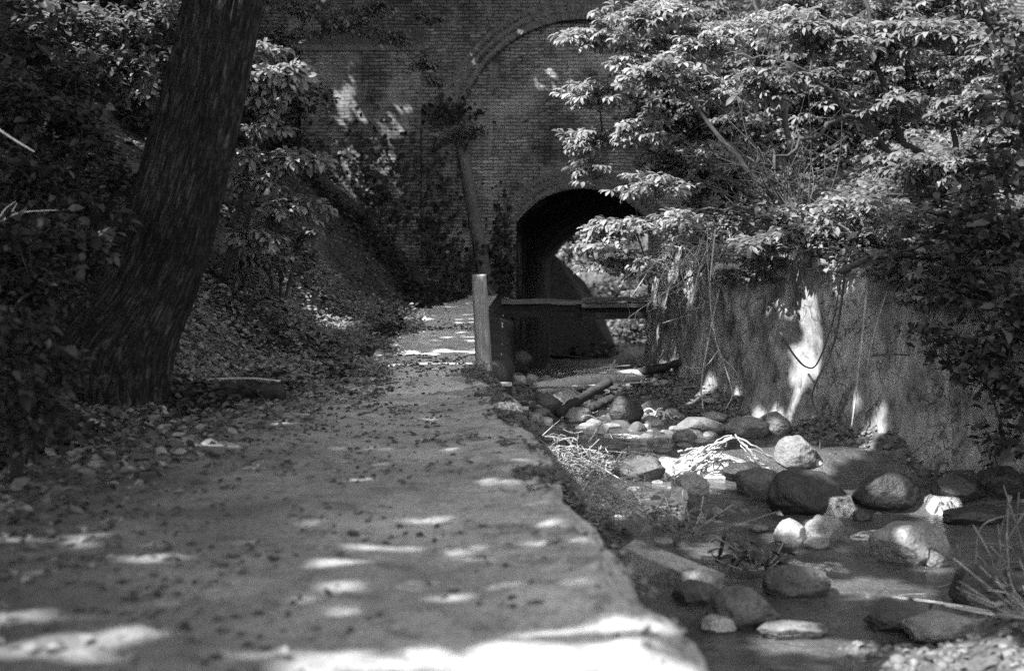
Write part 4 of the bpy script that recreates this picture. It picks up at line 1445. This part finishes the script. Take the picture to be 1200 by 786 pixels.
ROCKS = [
    ('dark wet flat-topped boulder beside the little waterfall', 943, 575, 100, 56, 'stone_wet', .8, .14, .3),
    ('smooth dark wet boulder just right of the little waterfall', 1037, 577, 84, 44, 'stone_wet', .8, .13, 0),
    ('pitted grey granite block standing in the stream at right', 1068, 637, 92, 52, 'granite', .8, .15, .15),
    ('whitest rounded cobble standing in midstream', 926, 626, 38, 32, 'stone_pale', .9, .1, 0),
    ('grey two-toned cobble leaning beside the whitest cobble', 965, 622, 44, 32, 'stone_grey', .9, .14, 0),
    ('small flat stone in front of the two midstream cobbles', 958, 639, 32, 13, 'stone_grey', .8, .15, 0),
    ('tiny stone barely above water left of the whitest cobble', 890, 621, 22, 9, 'stone_grey', .8, .15, 0),
    ('long rounded brown-grey boulder downstream of the midstream cobbles', 930, 685, 78, 36, 'stone_dark', .7, .13, 0),
    ('big blurred dark boulder near the corner of the path wall', 868, 717, 92, 48, 'stone_dark', .8, .13, 0),
    ('dark rock tucked against the path wall under the concrete slab', 815, 700, 54, 30, 'stone_dark', .8, .17, 0),
    ('big sunlit boulder at the foot of the bright wall streak', 932, 533, 52, 40, 'stone_grey', .9, .17, 0),
    ('white rock under the pale driftwood roots', 823, 543, 40, 22, 'stone_pale', .9, .17, 0),
    ('pale rock right of the driftwood roots', 856, 538, 34, 24, 'stone_pale', .9, .14, 0),
    ('broad light stone against the wall foot upstream of the driftwood', 876, 500, 54, 26, 'stone_grey', .9, .17, .1),
    ('rounded light stone touching the wall foot behind the broad one', 908, 497, 42, 24, 'stone_grey', .9, .15, 0),
    ('long low grey stone upstream of the driftwood roots', 822, 500, 56, 20, 'stone_grey', .8, .17, .1),
    ('small domed stone left of the long low stone', 802, 511, 30, 16, 'stone_grey', .8, .15, 0),
    ('flat stone by the wall with the hollow behind it', 838, 489, 32, 12, 'stone_grey', .8, .15, 0),
    ('wedge-shaped grey rock below the white cascade', 808, 569, 44, 26, 'stone_grey', .8, .16, 0),
    ('angular rock standing in the white cascade', 757, 551, 52, 28, 'stone_dark', .8, .2, 0),
    ('dark slab with a black edge under the driftwood', 872, 553, 54, 24, 'stone_wet', .8, .14, .2),
    ('mossy low rock joining the flat-topped boulder', 893, 566, 60, 38, 'stone_dark', .8, .14, .1),
    ('pale tilted slab on the left gravel bank', 788, 594, 32, 52, 'stone_pale', .5, .16, 0),
    ('grey rock below the twig heap', 674, 577, 38, 30, 'stone_grey', .9, .14, 0),
    ('flat pale stone stacked beside the rock below the twig heap', 683, 590, 34, 12, 'stone_pale', .8, .15, .1),
    ('dark squat rock beside the diagonal log', 733, 480, 40, 34, 'stone_wet', .8, .16, 0),
    ('brown rock left of the diagonal log', 641, 472, 38, 26, 'stone_dark', .9, .14, 0),
    ('pale angular rock under the diagonal log', 662, 468, 34, 24, 'stone_pale', .9, .18, 0),
    ('upright pale stone right of the diagonal log', 688, 473, 14, 18, 'stone_pale', .9, .17, 0),
    ('round rock with pale face at the log end', 676, 487, 32, 18, 'stone_grey', .9, .17, 0),
    ('small white stone on the pool edge below the log end', 707, 503, 14, 12, 'stone_pale', .9, .13, 0),
    ('low brown stone by the pool under the wall', 768, 476, 40, 16, 'stone_dark', .9, .15, 0),
    ('white scrap of stone at the far wall foot', 793, 462, 16, 10, 'stone_pale', .9, .2, 0),
    ('dark hulking rock holding dry twigs at the right edge', 1142, 690, 64, 56, 'stone_wet', .9, .14, 0),
    ('small pale stone at the foot of the granite block', 1096, 657, 30, 20, 'stone_grey', .9, .17, 0),
    ('wet black rock under the wall right of the smooth boulder', 1120, 572, 60, 34, 'stone_wet', .9, .14, 0),
    ('wet black rock deep in the shade at the right edge', 1176, 566, 60, 40, 'stone_wet', .9, .14, 0),
    ('low dark rock in the shallows right of the waterfall', 1140, 606, 80, 20, 'stone_wet', .8, .17, 0),
    ('small black stone below the waterfall', 1010, 606, 26, 12, 'stone_wet', .8, .17, 0),
    ('blurred pale slab in the near shallows at lower right', 1105, 742, 100, 34, 'stone_grey', .8, .17, .2),
    ('long blurred pale stone just under the near water', 925, 744, 90, 18, 'stone_grey', .6, .15, .2),
    ('blurred pale stone touching the path wall corner', 842, 737, 44, 18, 'stone_pale', .8, .15, .1),
    ('blurred black rock in the near shallows', 1050, 732, 70, 26, 'stone_wet', .8, .14, 0),
    ('lumpy dark rock jutting from the wall behind the post', 610, 422, 28, 24, 'stone_wet', .9, .16, 0),
    ('tall tilted rock at the foot of the wall behind the post', 608, 462, 22, 30, 'stone_wet', .9, .16, 0),
]
for r_ in ROCKS:
    extra = {}
    if 'jutting' in r_[0]: extra = dict(off=.2)
    if 'tilted slab' in r_[0]: extra = dict(tilt=(0, -24), off=.06)
    if 'slab on' in r_[0] or 'below the twig' in r_[0]: extra = dict(off=.12, tilt=(0, 20 if 'tilted' in r_[0] else 0))
    if 'beside the rock below' in r_[0]: extra = dict(off=.14)
    rock(r_[0], *r_[1:6], deep=r_[6], rough=r_[7], flat=r_[8], **extra)

PROTO = {m: [rock_mesh(.1, .085, .062, 5 * i + len(m), .16, 0, 3) for i in range(4)] for m in ('stone_dark', 'stone_grey', 'stone_pale')}
for m, l in PROTO.items():
    for me in l:
        me.materials.append(M[m])
        me.polygons.foreach_set('use_smooth', np.ones(len(me.polygons), bool))


def cobbles(label, group, n, pxr, pyr, smin, smax, weights):
    for i in range(n):
        px, py = rng.uniform(*pxr), rng.uniform(*pyr)
        Y = Yat(py, -.02)
        x = (px - 600) / F * Y
        if x < float(xe(Y)) + .06 or x > float(xr(Y)) - .1: continue
        m = rng.choice(list(PROTO), p=weights)
        o = bpy.data.objects.new('cobble', PROTO[m][int(rng.integers(0, 4))])
        s = rng.uniform(smin, smax) / .1
        z = max(float(zbed(np.array([x]), np.array([Y]))[0]), float(zw(Y)) - .03)
        o.location = (x, Y, z + .02 * s)
        o.scale = (s * rng.uniform(.8, 1.2), s, s * rng.uniform(.6, 1.1))
        o.rotation_euler = (rng.uniform(-.3, .3), rng.uniform(-.3, .3), rng.uniform(0, 6.28))
        col.objects.link(o)
        tag(o, label, 'stone', group)


cobbles('small loose cobble among the driftwood below the footbridge', 'cobbles below the footbridge', 120, (600, 800), (442, 515), .03, .13, (.45, .35, .2))
cobbles('small cobble along the foot of the tall damp wall', 'cobbles along the wall foot', 70, (760, 960), (485, 545), .03, .11, (.2, .5, .3))
cobbles('small stone on the gravel bank under the path wall', 'stones on the gravel bank', 70, (640, 850), (540, 680), .025, .09, (.45, .4, .15))
cobbles('wet stone breaking the water in the open stream', 'stones in the open water', 44, (830, 1190), (550, 760), .02, .09, (.75, .25, .0))

# gravel on the bed, crumbs of earth on the path (stuff)
def crumbs(name, label, pts, sizes, mat):
    bm = bmesh.new()
    bmesh.ops.create_icosphere(bm, subdivisions=1, radius=1.0)
    V0 = np.array([v.co[:] for v in bm.verts]); F0 = np.array([[v.index for v in f.verts] for f in bm.faces])
    bm.free()
    n = len(pts)
    k = len(V0)
    V = V0[None] * (1 + rng.normal(size=(n, k, 1)) * .14) * (np.array([1, 1, .6]) * rng.uniform(.6, 1.3, (n, 3)))[:, None] * sizes[:, None, None] + pts[:, None]
    loops = (np.arange(n)[:, None, None] * k + F0[None]).ravel()
    o = link_mesh(name, raw_mesh(name, V.reshape(-1, 3), loops, np.arange(n * len(F0)) * 3), M[mat])
    tag(o, label, name, kind='stuff')


n = 16000
Y = rng.uniform(5, 19.5, n)
x = xe(Y) + .05 + rng.random(n) * (xr(Y) - xe(Y))
z = zbed(x, Y)
k = z > zw(Y) - .05
x, Y, z = x[k], Y[k], z[k]
crumbs('gravel', 'loose gravel on the bed of the stream', np.stack([x, Y, z], -1), rng.uniform(.008, .04, len(x)) * rng.choice([.6, 1, 1, 1.4], len(x)), 'stone_grey')
n = 5000
Y = rng.uniform(3.6, 18, n)
x = xl(Y) + rng.random(n) * (xe(Y) - xl(Y) - .05)
k = rng.random(n) < np.clip(.12 + fbm(np.stack([x, Y, 0 * x], -1) * 1.6, 3, 131), 0, 1)
x, Y = x[k], Y[k]
crumbs('earth_clods', 'crumbs of dark earth scattered on the dirt path', np.stack([x, Y, zbank(x, Y) + .004], -1), rng.uniform(.005, .022, len(x)), 'soil')

# ------------------------------------------------------------------ white water
def cascade(label, pts, name='cascade', h=.2, depth=.35):
    """pts: (px, Y, ztop) along the lip"""
    n = 60
    lip = np.array(curve_pts([np.array([(px - 600) / F * Y, Y, z]) for px, Y, z in pts], n))
    P = np.zeros((n, 18, 3))
    for j in range(18):
        k = j / 17
        y = lip[:, 1] + .12 - k * (depth + .12)
        z = lip[:, 2] + .012 - h * sstep(.22, .62, k)
        q = np.stack([lip[:, 0] * 9, y * 4, 0 * y + z * 3], -1)
        amp = .008 + .045 * sstep(.3, .6, k)
        P[:, j] = np.stack([lip[:, 0] + .015 * fbm(q, 2, 5), y, z + amp * fbm(q * 1.3, 3, 7)], -1)
        e = np.minimum(np.linspace(0, 1, n), np.linspace(1, 0, n)) / .22
        P[:, j, 2] -= .09 * (1 - sstep(0, 1, e)) + .05 * np.clip(fbm(np.stack([lip[:, 0] * 5, y * 0, y * 0], -1), 3, 15), 0, 1)
    o = grid_mesh(name, P, M['foam'])
    tag(o, label, 'cascade', kind='structure')


cascade('white water tumbling over the stone step in midstream', [(715, 12.45, -.575), (760, 12.4, -.575), (820, 12.35, -.575), (905, 12.3, -.6)], h=.19, depth=.5)
cascade('low white riffle upstream of the stone step', [(655, 13.9, -.58), (720, 13.6, -.57), (800, 13.5, -.575), (850, 13.6, -.58)], h=.05, depth=.7)
cascade('broken water sliding past the midstream cobbles', [(985, 9.9, -.85), (1030, 10.2, -.845), (1090, 10.4, -.85)], h=.03, depth=.4)
cascade('broken water by the long rounded boulder', [(900, 9.3, -.85), (960, 9.1, -.845), (1010, 9.2, -.85)], h=.03, depth=.35)
cascade('thin waterfall between the two dark boulders', [(968, 11.02, -.71), (990, 10.98, -.72), (1010, 11.02, -.71)], h=.15, depth=.25)
cascade('white riffle by the right wall', [(1085, 11.15, -.74), (1110, 11.1, -.745), (1140, 11.1, -.74)], h=.12, depth=.3)

# ------------------------------------------------------------------ wooden things
def post():
    Y = 14.35
    b = at(566, 425, Y)
    b[2] = float(zp(Y)) - .12
    t = thing('wooden_post', 'weathered squared wooden post standing at the path edge', 'post', b)
    P = np.zeros((60, 33, 3))
    top = at(562, 322, Y)[2]
    for i, k in enumerate(np.linspace(0, 1, 60)):
        z = b[2] + (top - b[2]) * k
        c = at(568 - 6.5 * k, 400, Y)[0]
        for j in range(33):
            th = 2 * math.pi * j / 32
            cs, sn = math.cos(th), math.sin(th)
            rr = .075 / max(abs(cs), abs(sn)) ** .55 * (1 + .1 * (1 - k))
            rr *= 1 + .05 * vnoise(np.array([[cs * 2.5, sn * 2.5, z * .8]]), 3)[0] - .06 * max(0, math.sin(th * 7 + z)) ** 6
            P[i, j] = (c + rr * cs, Y + rr * sn, z + (.012 * vnoise(np.array([[cs * 2, sn * 2, 1]]), 4)[0] if k == 1 else 0))
    P[:, -1] = P[:, 0]
    capc = P[-1, :-1].mean(0)
    P = np.concatenate([P, (P[-1:] * .5 + capc * .5 + np.array([0, 0, .004])), np.broadcast_to(capc + np.array([0, 0, .004]), (1, 33, 3))], 0)
    grid_mesh('shaft', P, M['wood_post'], t, flip=True)


post()


def wood(name, label, cat, pts, r0, r1, mat, sides=10, n=20, loc=None, wob=.06, stubs=(), group=None, noise=.25):
    q = np.array(curve_pts([np.asarray(p_, float) for p_ in pts], n))
    q += rng.normal(size=q.shape) * r0 * noise * .3
    m = MB()
    m.tube(list(q), np.linspace(r0, r1, n), sides, wob=wob)
    for s_ in stubs:
        i, d, r = s_
        e = q[i] + np.asarray(d, float)
        m.tube(curve_pts([q[i], (q[i] + e) / 2 + rng.normal(size=3) * .02, e], 7), np.linspace(r, r * .5, 7), 6)
    c = q.mean(0)
    m.v = [(a - c[0], b - c[1], d - c[2]) for a, b, d in m.v]
    o = m.build(name, M[mat], None, loc=tuple(c))
    return tag(o, label, cat, group)


def footbridge():
    Yb = 18.6
    a, b = at(585, 352, Yb), at(757, 352, Yb)
    t = thing('footbridge', 'dark plank footbridge crossing the stream before the tunnel', 'footbridge', ((a[0] + b[0]) / 2, Yb, .3))
    # worn boards laid lengthwise, ragged at the front edge
    xs = np.linspace(a[0] + .03, b[0] + .02, 46)
    z0 = at(0, 353, Yb)[2]
    for k in range(4):
        P = np.zeros((46, 6, 3))
        y0 = Yb - .05 + k * .25
        for i, x in enumerate(xs):
            sag = -.015 * math.sin(math.pi * i / 45) + .012 * vnoise(np.array([[x * 2.2, k * 3.0, 0]]), 12)[0]
            fr = y0 + (.07 * vnoise(np.array([[x * 6, k * 5.0, 1]]), 13)[0])
            th = .022 + .04 * max(0, vnoise(np.array([[x * 5, k * 2.0, 2]]), 14)[0])
            for q, (yy, zz) in enumerate(((fr, -th), (fr, 0), (y0 + .235, .004), (y0 + .235, -th), (fr, -th), (fr, -th))):
                P[i, q] = (x, yy, z0 + sag + zz + (k % 2) * .006)
        grid_mesh('board', P[:, :5], M['wood_plank'], t, smooth=False, flip=True)
    for y in (Yb + .2, Yb + .75):
        q0, q1 = at(590, 360, Yb), at(757, 360, Yb)
        m = MB()
        m.box(((q0[0] + q1[0]) / 2, y, z0 - .125), (q1[0] - q0[0] + .16, .14, .17), jit=.01)
        m.build('beam', M['wood_dark'], t, smooth=False)
    for py, th, mt in ((350.5, .055, 'wood_plank'), (358, .05, 'wood_plank'), (370, .09, 'wood_dark')):
        q0, q1 = at(682, py, Yb - .15), at(757, py - 2, Yb - .15)
        m = MB()
        m.box(((q0[0] + q1[0]) / 2, Yb - .13, q0[2]), (q1[0] - q0[0], .05, th), Matrix.Rotation(-.015, 3, 'Y'), jit=.004)
        m.build('rail_plank', M[mt], t, smooth=False)


footbridge()

def stream_pt(px, py, off=0.0):
    Y = Yat(py, off)
    return np.array([(px - 600) / F * Y, Y, float(zw(Y)) + off])


wood('log', 'pale barkless log lying across the stream under the footbridge', 'log', [stream_pt(628, 458, .12), stream_pt(690, 447, .16), stream_pt(775, 437, .18)], .1, .08, 'wood_pale', stubs=((12, (.1, -.1, .25), .02),))
wood('log', 'dark thick log slanting down through the driftwood', 'log', [stream_pt(655, 485, .1), stream_pt(690, 462, .22), stream_pt(716, 447, .34)], .055, .05, 'wood_dark', stubs=((8, (-.15, .05, .12), .015),))
wood('log', 'short dark log end beside the squat rock', 'log', [stream_pt(694, 478, .1), stream_pt(720, 466, .2)], .05, .045, 'wood_dark')
wood('log', 'dark log propped against the wall by the footbridge', 'log', [stream_pt(722, 440, .15), stream_pt(770, 432, .28), stream_pt(800, 424, .42)], .05, .045, 'wood_dark')
wood('branch', 'thin bare branch arching above the pale log', 'branch', [stream_pt(668, 442, .15), stream_pt(700, 432, .3), stream_pt(740, 428, .32)], .012, .006, 'twig', 6)
wood('branch', 'forked grey branch lying over the logs', 'branch', [stream_pt(610, 455, .15), stream_pt(690, 452, .28), stream_pt(790, 446, .25)], .016, .007, 'twig', 6, stubs=((8, (.25, -.15, -.05), .01), (13, (.2, .1, .2), .008)))
for lab, p0, p1 in (('topmost pale plank end sticking out behind the post', (566, 432), (585, 432)), ('middle pale plank end sticking out behind the post', (578, 449), (598, 450)), ('lowest pale plank end sticking out of the broken path wall', (590, 477), (618, 478))):
    Y = 14.7 if p0[1] < 440 else 14.3
    a, b = at(*p0, Y), at(*p1, Y)
    m = MB()
    c = (a + b) / 2
    m.box((0, 0, 0), (b[0] - a[0] + .15, .14, .026), Matrix.Rotation(R(2), 3, 'Y'), jit=.004)
    o = m.build('plank', M['wood_pale'], None, loc=(c[0] - .06, c[1], c[2]), smooth=False)
    tag(o, lab, 'plank', 'plank ends behind the post')

# split log on the left of the path
c = on_z(292, 460, .06)
wood('log', 'short split log lying on the ground right of the leaning trunk', 'log', [c + np.array([-.28, .03, .02]), c + np.array([.28, -.02, .01])], .075, .07, 'wood_dark', 12)
wood('branch', 'thin pale stick lying on the split log', 'branch', [c + np.array([-.34, -.05, .11]), c + np.array([0, -.03, .12]), c + np.array([.26, -.05, .1])], .012, .008, 'twig', 6)

# concrete slab with a stake by the gravel bank
Y = Yat(672, .1)
a, b = at(757, 655, Y + .3), at(838, 672, Y - .1)
t = thing('concrete_slab', 'broken concrete slab poking out from the path wall over the stream', 'slab', (a[0], Y, float(zw(Y))))
m = MB()
c = (a + b) / 2
dv = b - a
ang = math.atan2(dv[1], dv[0])
m.box((c[0] - .05, c[1] + .06, c[2] - .05), (np.linalg.norm(dv) + .15, .16, .17), Matrix.Rotation(ang, 3, 'Z') @ Matrix.Rotation(R(9), 3, 'Y') @ Matrix.Rotation(R(8), 3, 'X'), jit=.014)
ob = m.build('block', M['concrete'], t, smooth=False)
bv = ob.modifiers.new('bevel', 'BEVEL'); bv.width = .012; bv.segments = 2
q = stream_pt(843, 662, .05)
wood('stake', 'short dark stake standing beside the concrete slab', 'stake', [q, q + np.array([.03, 0, .1]), q + np.array([.05, 0, .22])], .016, .012, 'wood_dark', 7, wob=.1)

# driftwood roots in the sun
t = thing('driftwood', 'bleached tangle of driftwood roots on the rocks in the sun', 'driftwood', stream_pt(830, 545))
m = MB()
for ctrl in ([(785, 560, .05), (815, 545, .12), (845, 520, .22), (865, 514, .26), (885, 522, .22), (905, 538, .12)],
             [(800, 540, .1), (830, 527, .2), (852, 512, .28), (858, 510, .3)], [(845, 520, .22), (840, 535, .14), (836, 552, .06)],
             [(868, 515, .25), (880, 530, .16), (895, 545, .1)], [(795, 530, .12), (820, 526, .18), (848, 524, .22)], [(826, 530, .2), (846, 538, .15), (862, 548, .1)],
             [(850, 516, .25), (835, 518, .24), (818, 528, .15), (806, 545, .08)]):
    pts = [stream_pt(x, 560, 0) * 0 + at(x, y, 12.15) for x, y, o_ in ctrl]
    pts = [p_ + np.array([0, rng.normal() * .06, 0]) for p_ in pts]
    for rep_ in range(2):
        q_ = [p_ + rng.normal(size=3) * .035 * (rep_ > 0) for p_ in pts]
        cp = np.array(curve_pts(q_, 22)) + rng.normal(size=(22, 3)) * .006
        m.tube(list(cp), np.linspace(.012, .006, 22) * (1 if rep_ == 0 else .55), 6, wob=.15)
m.build('roots', M['twig'], t)
t = thing('driftwood', 'small bleached root knot at the foot of the far wall', 'driftwood', stream_pt(775, 492))
m = MB()
for i in range(14):
    a = at(775 + rng.normal() * 9, 488 + rng.normal() * 5, 15.0)
    b = at(775 + rng.normal() * 13, 492 + rng.normal() * 6, 15.0 + rng.normal() * .1)
    m.tube(curve_pts([a, (a + b) / 2 + np.array([0, 0, .05]), b], 7), .01, 5)
m.build('roots', M['twig_pale'], t)


def twig_heap(label, c, n, spread, length, mat, rad=.006, seedlift=.12, extra=()):
    t = thing('twig_heap', label, 'twigs', c)
    m = MB()
    for i in range(n):
        o = c + rng.normal(size=3) * np.asarray(spread)
        o[2] = c[2] + abs(rng.normal()) * seedlift
        d = rand_dir(1, .35)[0] * length * rng.uniform(.3, 1)
        m.tube(curve_pts([o - d / 2, o + rng.normal(size=3) * .02, o + d / 2], 6), np.linspace(rad * rng.uniform(.6, 1.3), rad * .4, 6), 4, cap=False)
    for e in extra:
        m.tube(curve_pts([at(*p_) for p_ in e], 14), np.linspace(rad * 2, rad, 14), 6)
    m.build('twigs', M[mat], t)


twig_heap('sunlit heap of dry twigs and grass caught on the gravel bank', np.array([*on_z(668, 545, -.42)[:2], -.5]), 420, (.2, .32, .1), .24, 'twig', .0035, .12,
          extra=([(640, 520, 12), (690, 540, 11.6), (725, 560, 11.2), (735, 565, 11.1)],))
twig_heap('darker trail of dead stalks below the sunlit twig heap', np.array([*on_z(712, 578, -.5)[:2], -.58]), 300, (.16, .3, .07), .26, 'twig', .0035, .09,
          extra=([(690, 560, 10.6), (715, 590, 10.2), (730, 605, 9.9)], [(705, 560, 10.7), (735, 600, 10.2)]))
q = stream_pt(1165, 665, .15)
t = thing('dry_branch', 'dry forked branches and stalks caught at the right water edge', 'branch', q)
m = MB()
for ctrl in ([(1040, 692, 8.6), (1085, 690, 8.6), (1115, 682, 8.6), (1128, 655, 8.7)], [(1090, 640, 8.9), (1122, 658, 8.7), (1150, 668, 8.7)], [(1140, 615, 9), (1160, 650, 8.8), (1170, 690, 8.6)],
             [(1182, 580, 8.8), (1180, 640, 8.7), (1185, 700, 8.5)], [(1200, 600, 8.6), (1178, 640, 8.6), (1165, 690, 8.6)], [(1145, 650, 8.8), (1170, 672, 8.6), (1210, 660, 8.4)],
             [(1210, 680, 8.4), (1185, 700, 8.4), (1175, 720, 8.3)], [(1150, 690, 8.7), (1180, 700, 8.6), (1205, 730, 8.3)], [(1118, 660, 8.8), (1130, 690, 8.6), (1150, 705, 8.5)], [(1160, 640, 8.8), (1185, 660, 8.7), (1215, 640, 8.5)]):
    cp = [at(*p_) for p_ in ctrl]
    for k_ in range(3):
        c2_ = [p_ + rng.normal(size=3) * np.array([.12, .14, .09]) * (k_ > 0) for p_ in cp]
        m.tube(curve_pts(c2_, 16), np.linspace(.009, .004, 16) * (1 if k_ == 0 else .55), 5, wob=.12)
m.build('stalks', M['stalk'], t)

# plants low by the water
def weed(label, c, n, h, leaf, mat, spread=.12):
    t = thing('stream_plant', label, 'plant', c)
    m = MB()
    P, D, N = [], [], []
    for i in range(n):
        o = np.asarray(c, float) + rng.normal(size=3) * np.array([.008, .008, 0])
        e = o + np.array([rng.normal() * (spread + .08), rng.normal() * (spread + .08), h * rng.uniform(.5, 1)])
        pts = np.array(curve_pts([o, (o + e) / 2 + rng.normal(size=3) * .02, e], 6))
        m.tube(list(pts), .003, 4, cap=False)
        for k in range(2, 6):
            P.append(pts[k]); D.append(rng.normal(size=3) * np.array([1, 1, .3])); N.append(np.array([0, 0, 1]) + rng.normal(size=3) * .4)
    m.build('stems', M['twig'], t)
    L = leaf * rng.uniform(.7, 1.2, len(P))
    leaves('foliage', np.array(P), np.array(D), np.array(N), L, L * .4, M[mat], t)


weed('tuft of narrow leaves behind the concrete slab', on_z(800, 630, -.62), 26, .25, .1, 'leaf_mid', .14)
weed('dark tuft of leaves between the slab and the long rounded boulder', on_z(885, 668, -.8), 16, .2, .1, 'leaf_dark', .07)
weed('small weed growing out of the path beyond the split log', np.array([*on_z(440, 440, .02)[:2], .02]), 14, .14, .09, 'leaf_mid', .12)
weed('weed at the foot of the wooden post', np.array([*on_z(556, 436, .02)[:2], .03]), 8, .12, .06, 'leaf_mid', .06)
weed('blurred dark plant at the lower right corner', np.array([2.55, 6.9, -.6]), 34, .2, .07, 'leaf_dark', .2)

# dry bright stalks at left edge
t = thing('dry_branch', 'pale dry stick among dark leaves at the left edge, upper one', 'branch', at(15, 165, 9))
m = MB()
m.tube(curve_pts([at(-10, 146, 8.9), at(15, 163, 9), at(40, 178, 9.1)], 8), np.linspace(.009, .006, 8), 6)
m.build('stick', M['twig_pale'], t)
t = thing('dry_grass', 'pale bent grass blades at the left edge below the dry stick', 'grass blade', at(10, 260, 9))
m = MB()
for c_ in ([(-8, 265, 9), (10, 253, 9), (20, 238, 9)], [(-8, 266, 9), (20, 250, 9), (68, 246, 9.1)], [(-5, 262, 9), (6, 245, 9), (18, 236, 9)]):
    m.tube(curve_pts([at(*q_) for q_ in c_], 8), np.linspace(.006, .002, 8), 4)
m.build('blades', M['twig_pale'], t)

# trees beyond the tunnel
for lab, x, Y, pads in (('sunlit tree far beyond the tunnel at the bend of the stream', 4.6, 52, ((700, 290), (735, 280), (760, 300), (680, 270), (720, 315), (790, 290))),
                        ('bush beyond the tunnel on top of the pale sloping wall', 1.9, 44, ((665, 275), (690, 285), (650, 265), (680, 300)))):
    zb = -1.4 + max(0, Y - 44) * .12
    shrub(lab, (x, Y, zb), [(at(px, py, Y), (.9, .8, .6), 30) for px, py in pads], 'ovate', .2, 'leaf_light', 6, 5, 'far_tree', 'tree', twig_r=.012)

big_tree()
shade_tree('tall dark tree high on the hillside behind the leaning trunk, unseen, its crown shaped to shade the scene', (-8.0, 20.0, gz(-8, 20)), (-6.6, 20, 8.2), (-11.5, -.9), (14.3, 27), 24000, 7.2, 9.2, [((-.9, 6.0), (19.5, 26.6), 14000)])

shrub('dark bush on the bank just beyond the tunnel mouth', (4.3, 42.0, -1.5), [(at(px, py, 42), (.7, .6, .45), 34) for px, py in ((735, 385), (760, 370), (715, 400), (745, 410), (770, 400), (750, 350))], 'ovate', .16, 'leaf_mid', 6, 5, 'far_bush', 'bush', twig_r=.01)

def far_z(x, Y):
    return -1.55 + np.where(x > 5.5, (x - 5.5) * 0.35, 0) + np.where(x < 1.2, (1.2 - x) * 0.5, 0) + np.maximum(0, Y - 44) * 0.12 + 0.2 * fbm(np.stack([x, Y, 0 * x], -1) * 0.5, 3, 9)


scatter('far_undergrowth', 'leafy ground cover on the land beyond the brick bridge', 14000, lambda Y: (1.5 + 0 * Y, 8.0 + 0 * Y), (37.2, 56), far_z, .2, 'leaf_dark', lambda n: np.abs(rng.normal(size=n)) * .15, .6, .5)

# ------------------------------------------------------------------ light
sun = bpy.data.lights.new('sun', 'SUN')
sun.energy = 4.2
sun.angle = R(0.5)
sun.color = (1, 1, 1)
so = bpy.data.objects.new('sun', sun)
col.objects.link(so)
so.rotation_euler = Vector([float(q) for q in SUN]).to_track_quat('-Z', 'Y').to_euler()
so.location = (-10, -8, 20)

w = bpy.data.worlds.new('World')
scene.world = w
w.use_nodes = True
nt = w.node_tree
bg = nt.nodes['Background']
sky = nt.nodes.new('ShaderNodeTexSky')
sky.sky_type = 'NISHITA'
sky.sun_disc = False
sky.sun_elevation = math.asin(-SUN[2])
sky.sun_rotation = math.atan2(-SUN[0], -SUN[1])
bw = nt.nodes.new('ShaderNodeRGBToBW')      # the photograph is on black-and-white film
nt.links.new(sky.outputs[0], bw.inputs[0])
nt.links.new(bw.outputs[0], bg.inputs[0])
bg.inputs[1].default_value = 0.15

cam = bpy.data.cameras.new('camera')
cam.lens = 50
cam.sensor_width = 36
cam.clip_end = 2000
cam.dof.use_dof = True
cam.dof.focus_distance = 14.5
cam.dof.aperture_fstop = 1.7
co = bpy.data.objects.new('camera', cam)
col.objects.link(co)
co.location = (0, 0, CH)
co.rotation_euler = (math.pi / 2 - PITCH, 0, 0)
scene.camera = co

scene.view_settings.view_transform = 'Standard'
scene.view_settings.look = 'None'
scene.view_settings.exposure = 2.3
scene.view_settings.gamma = 1
scene.view_settings.use_curve_mapping = False
scene.render.engine = 'CYCLES'
scene.cycles.sample_clamp_direct = 2.0
scene.cycles.sample_clamp_indirect = 0.4
scene.cycles.use_adaptive_sampling = False
scene.cycles.max_bounces = 6
scene.cycles.diffuse_bounces = 4
scene.cycles.use_denoising = False
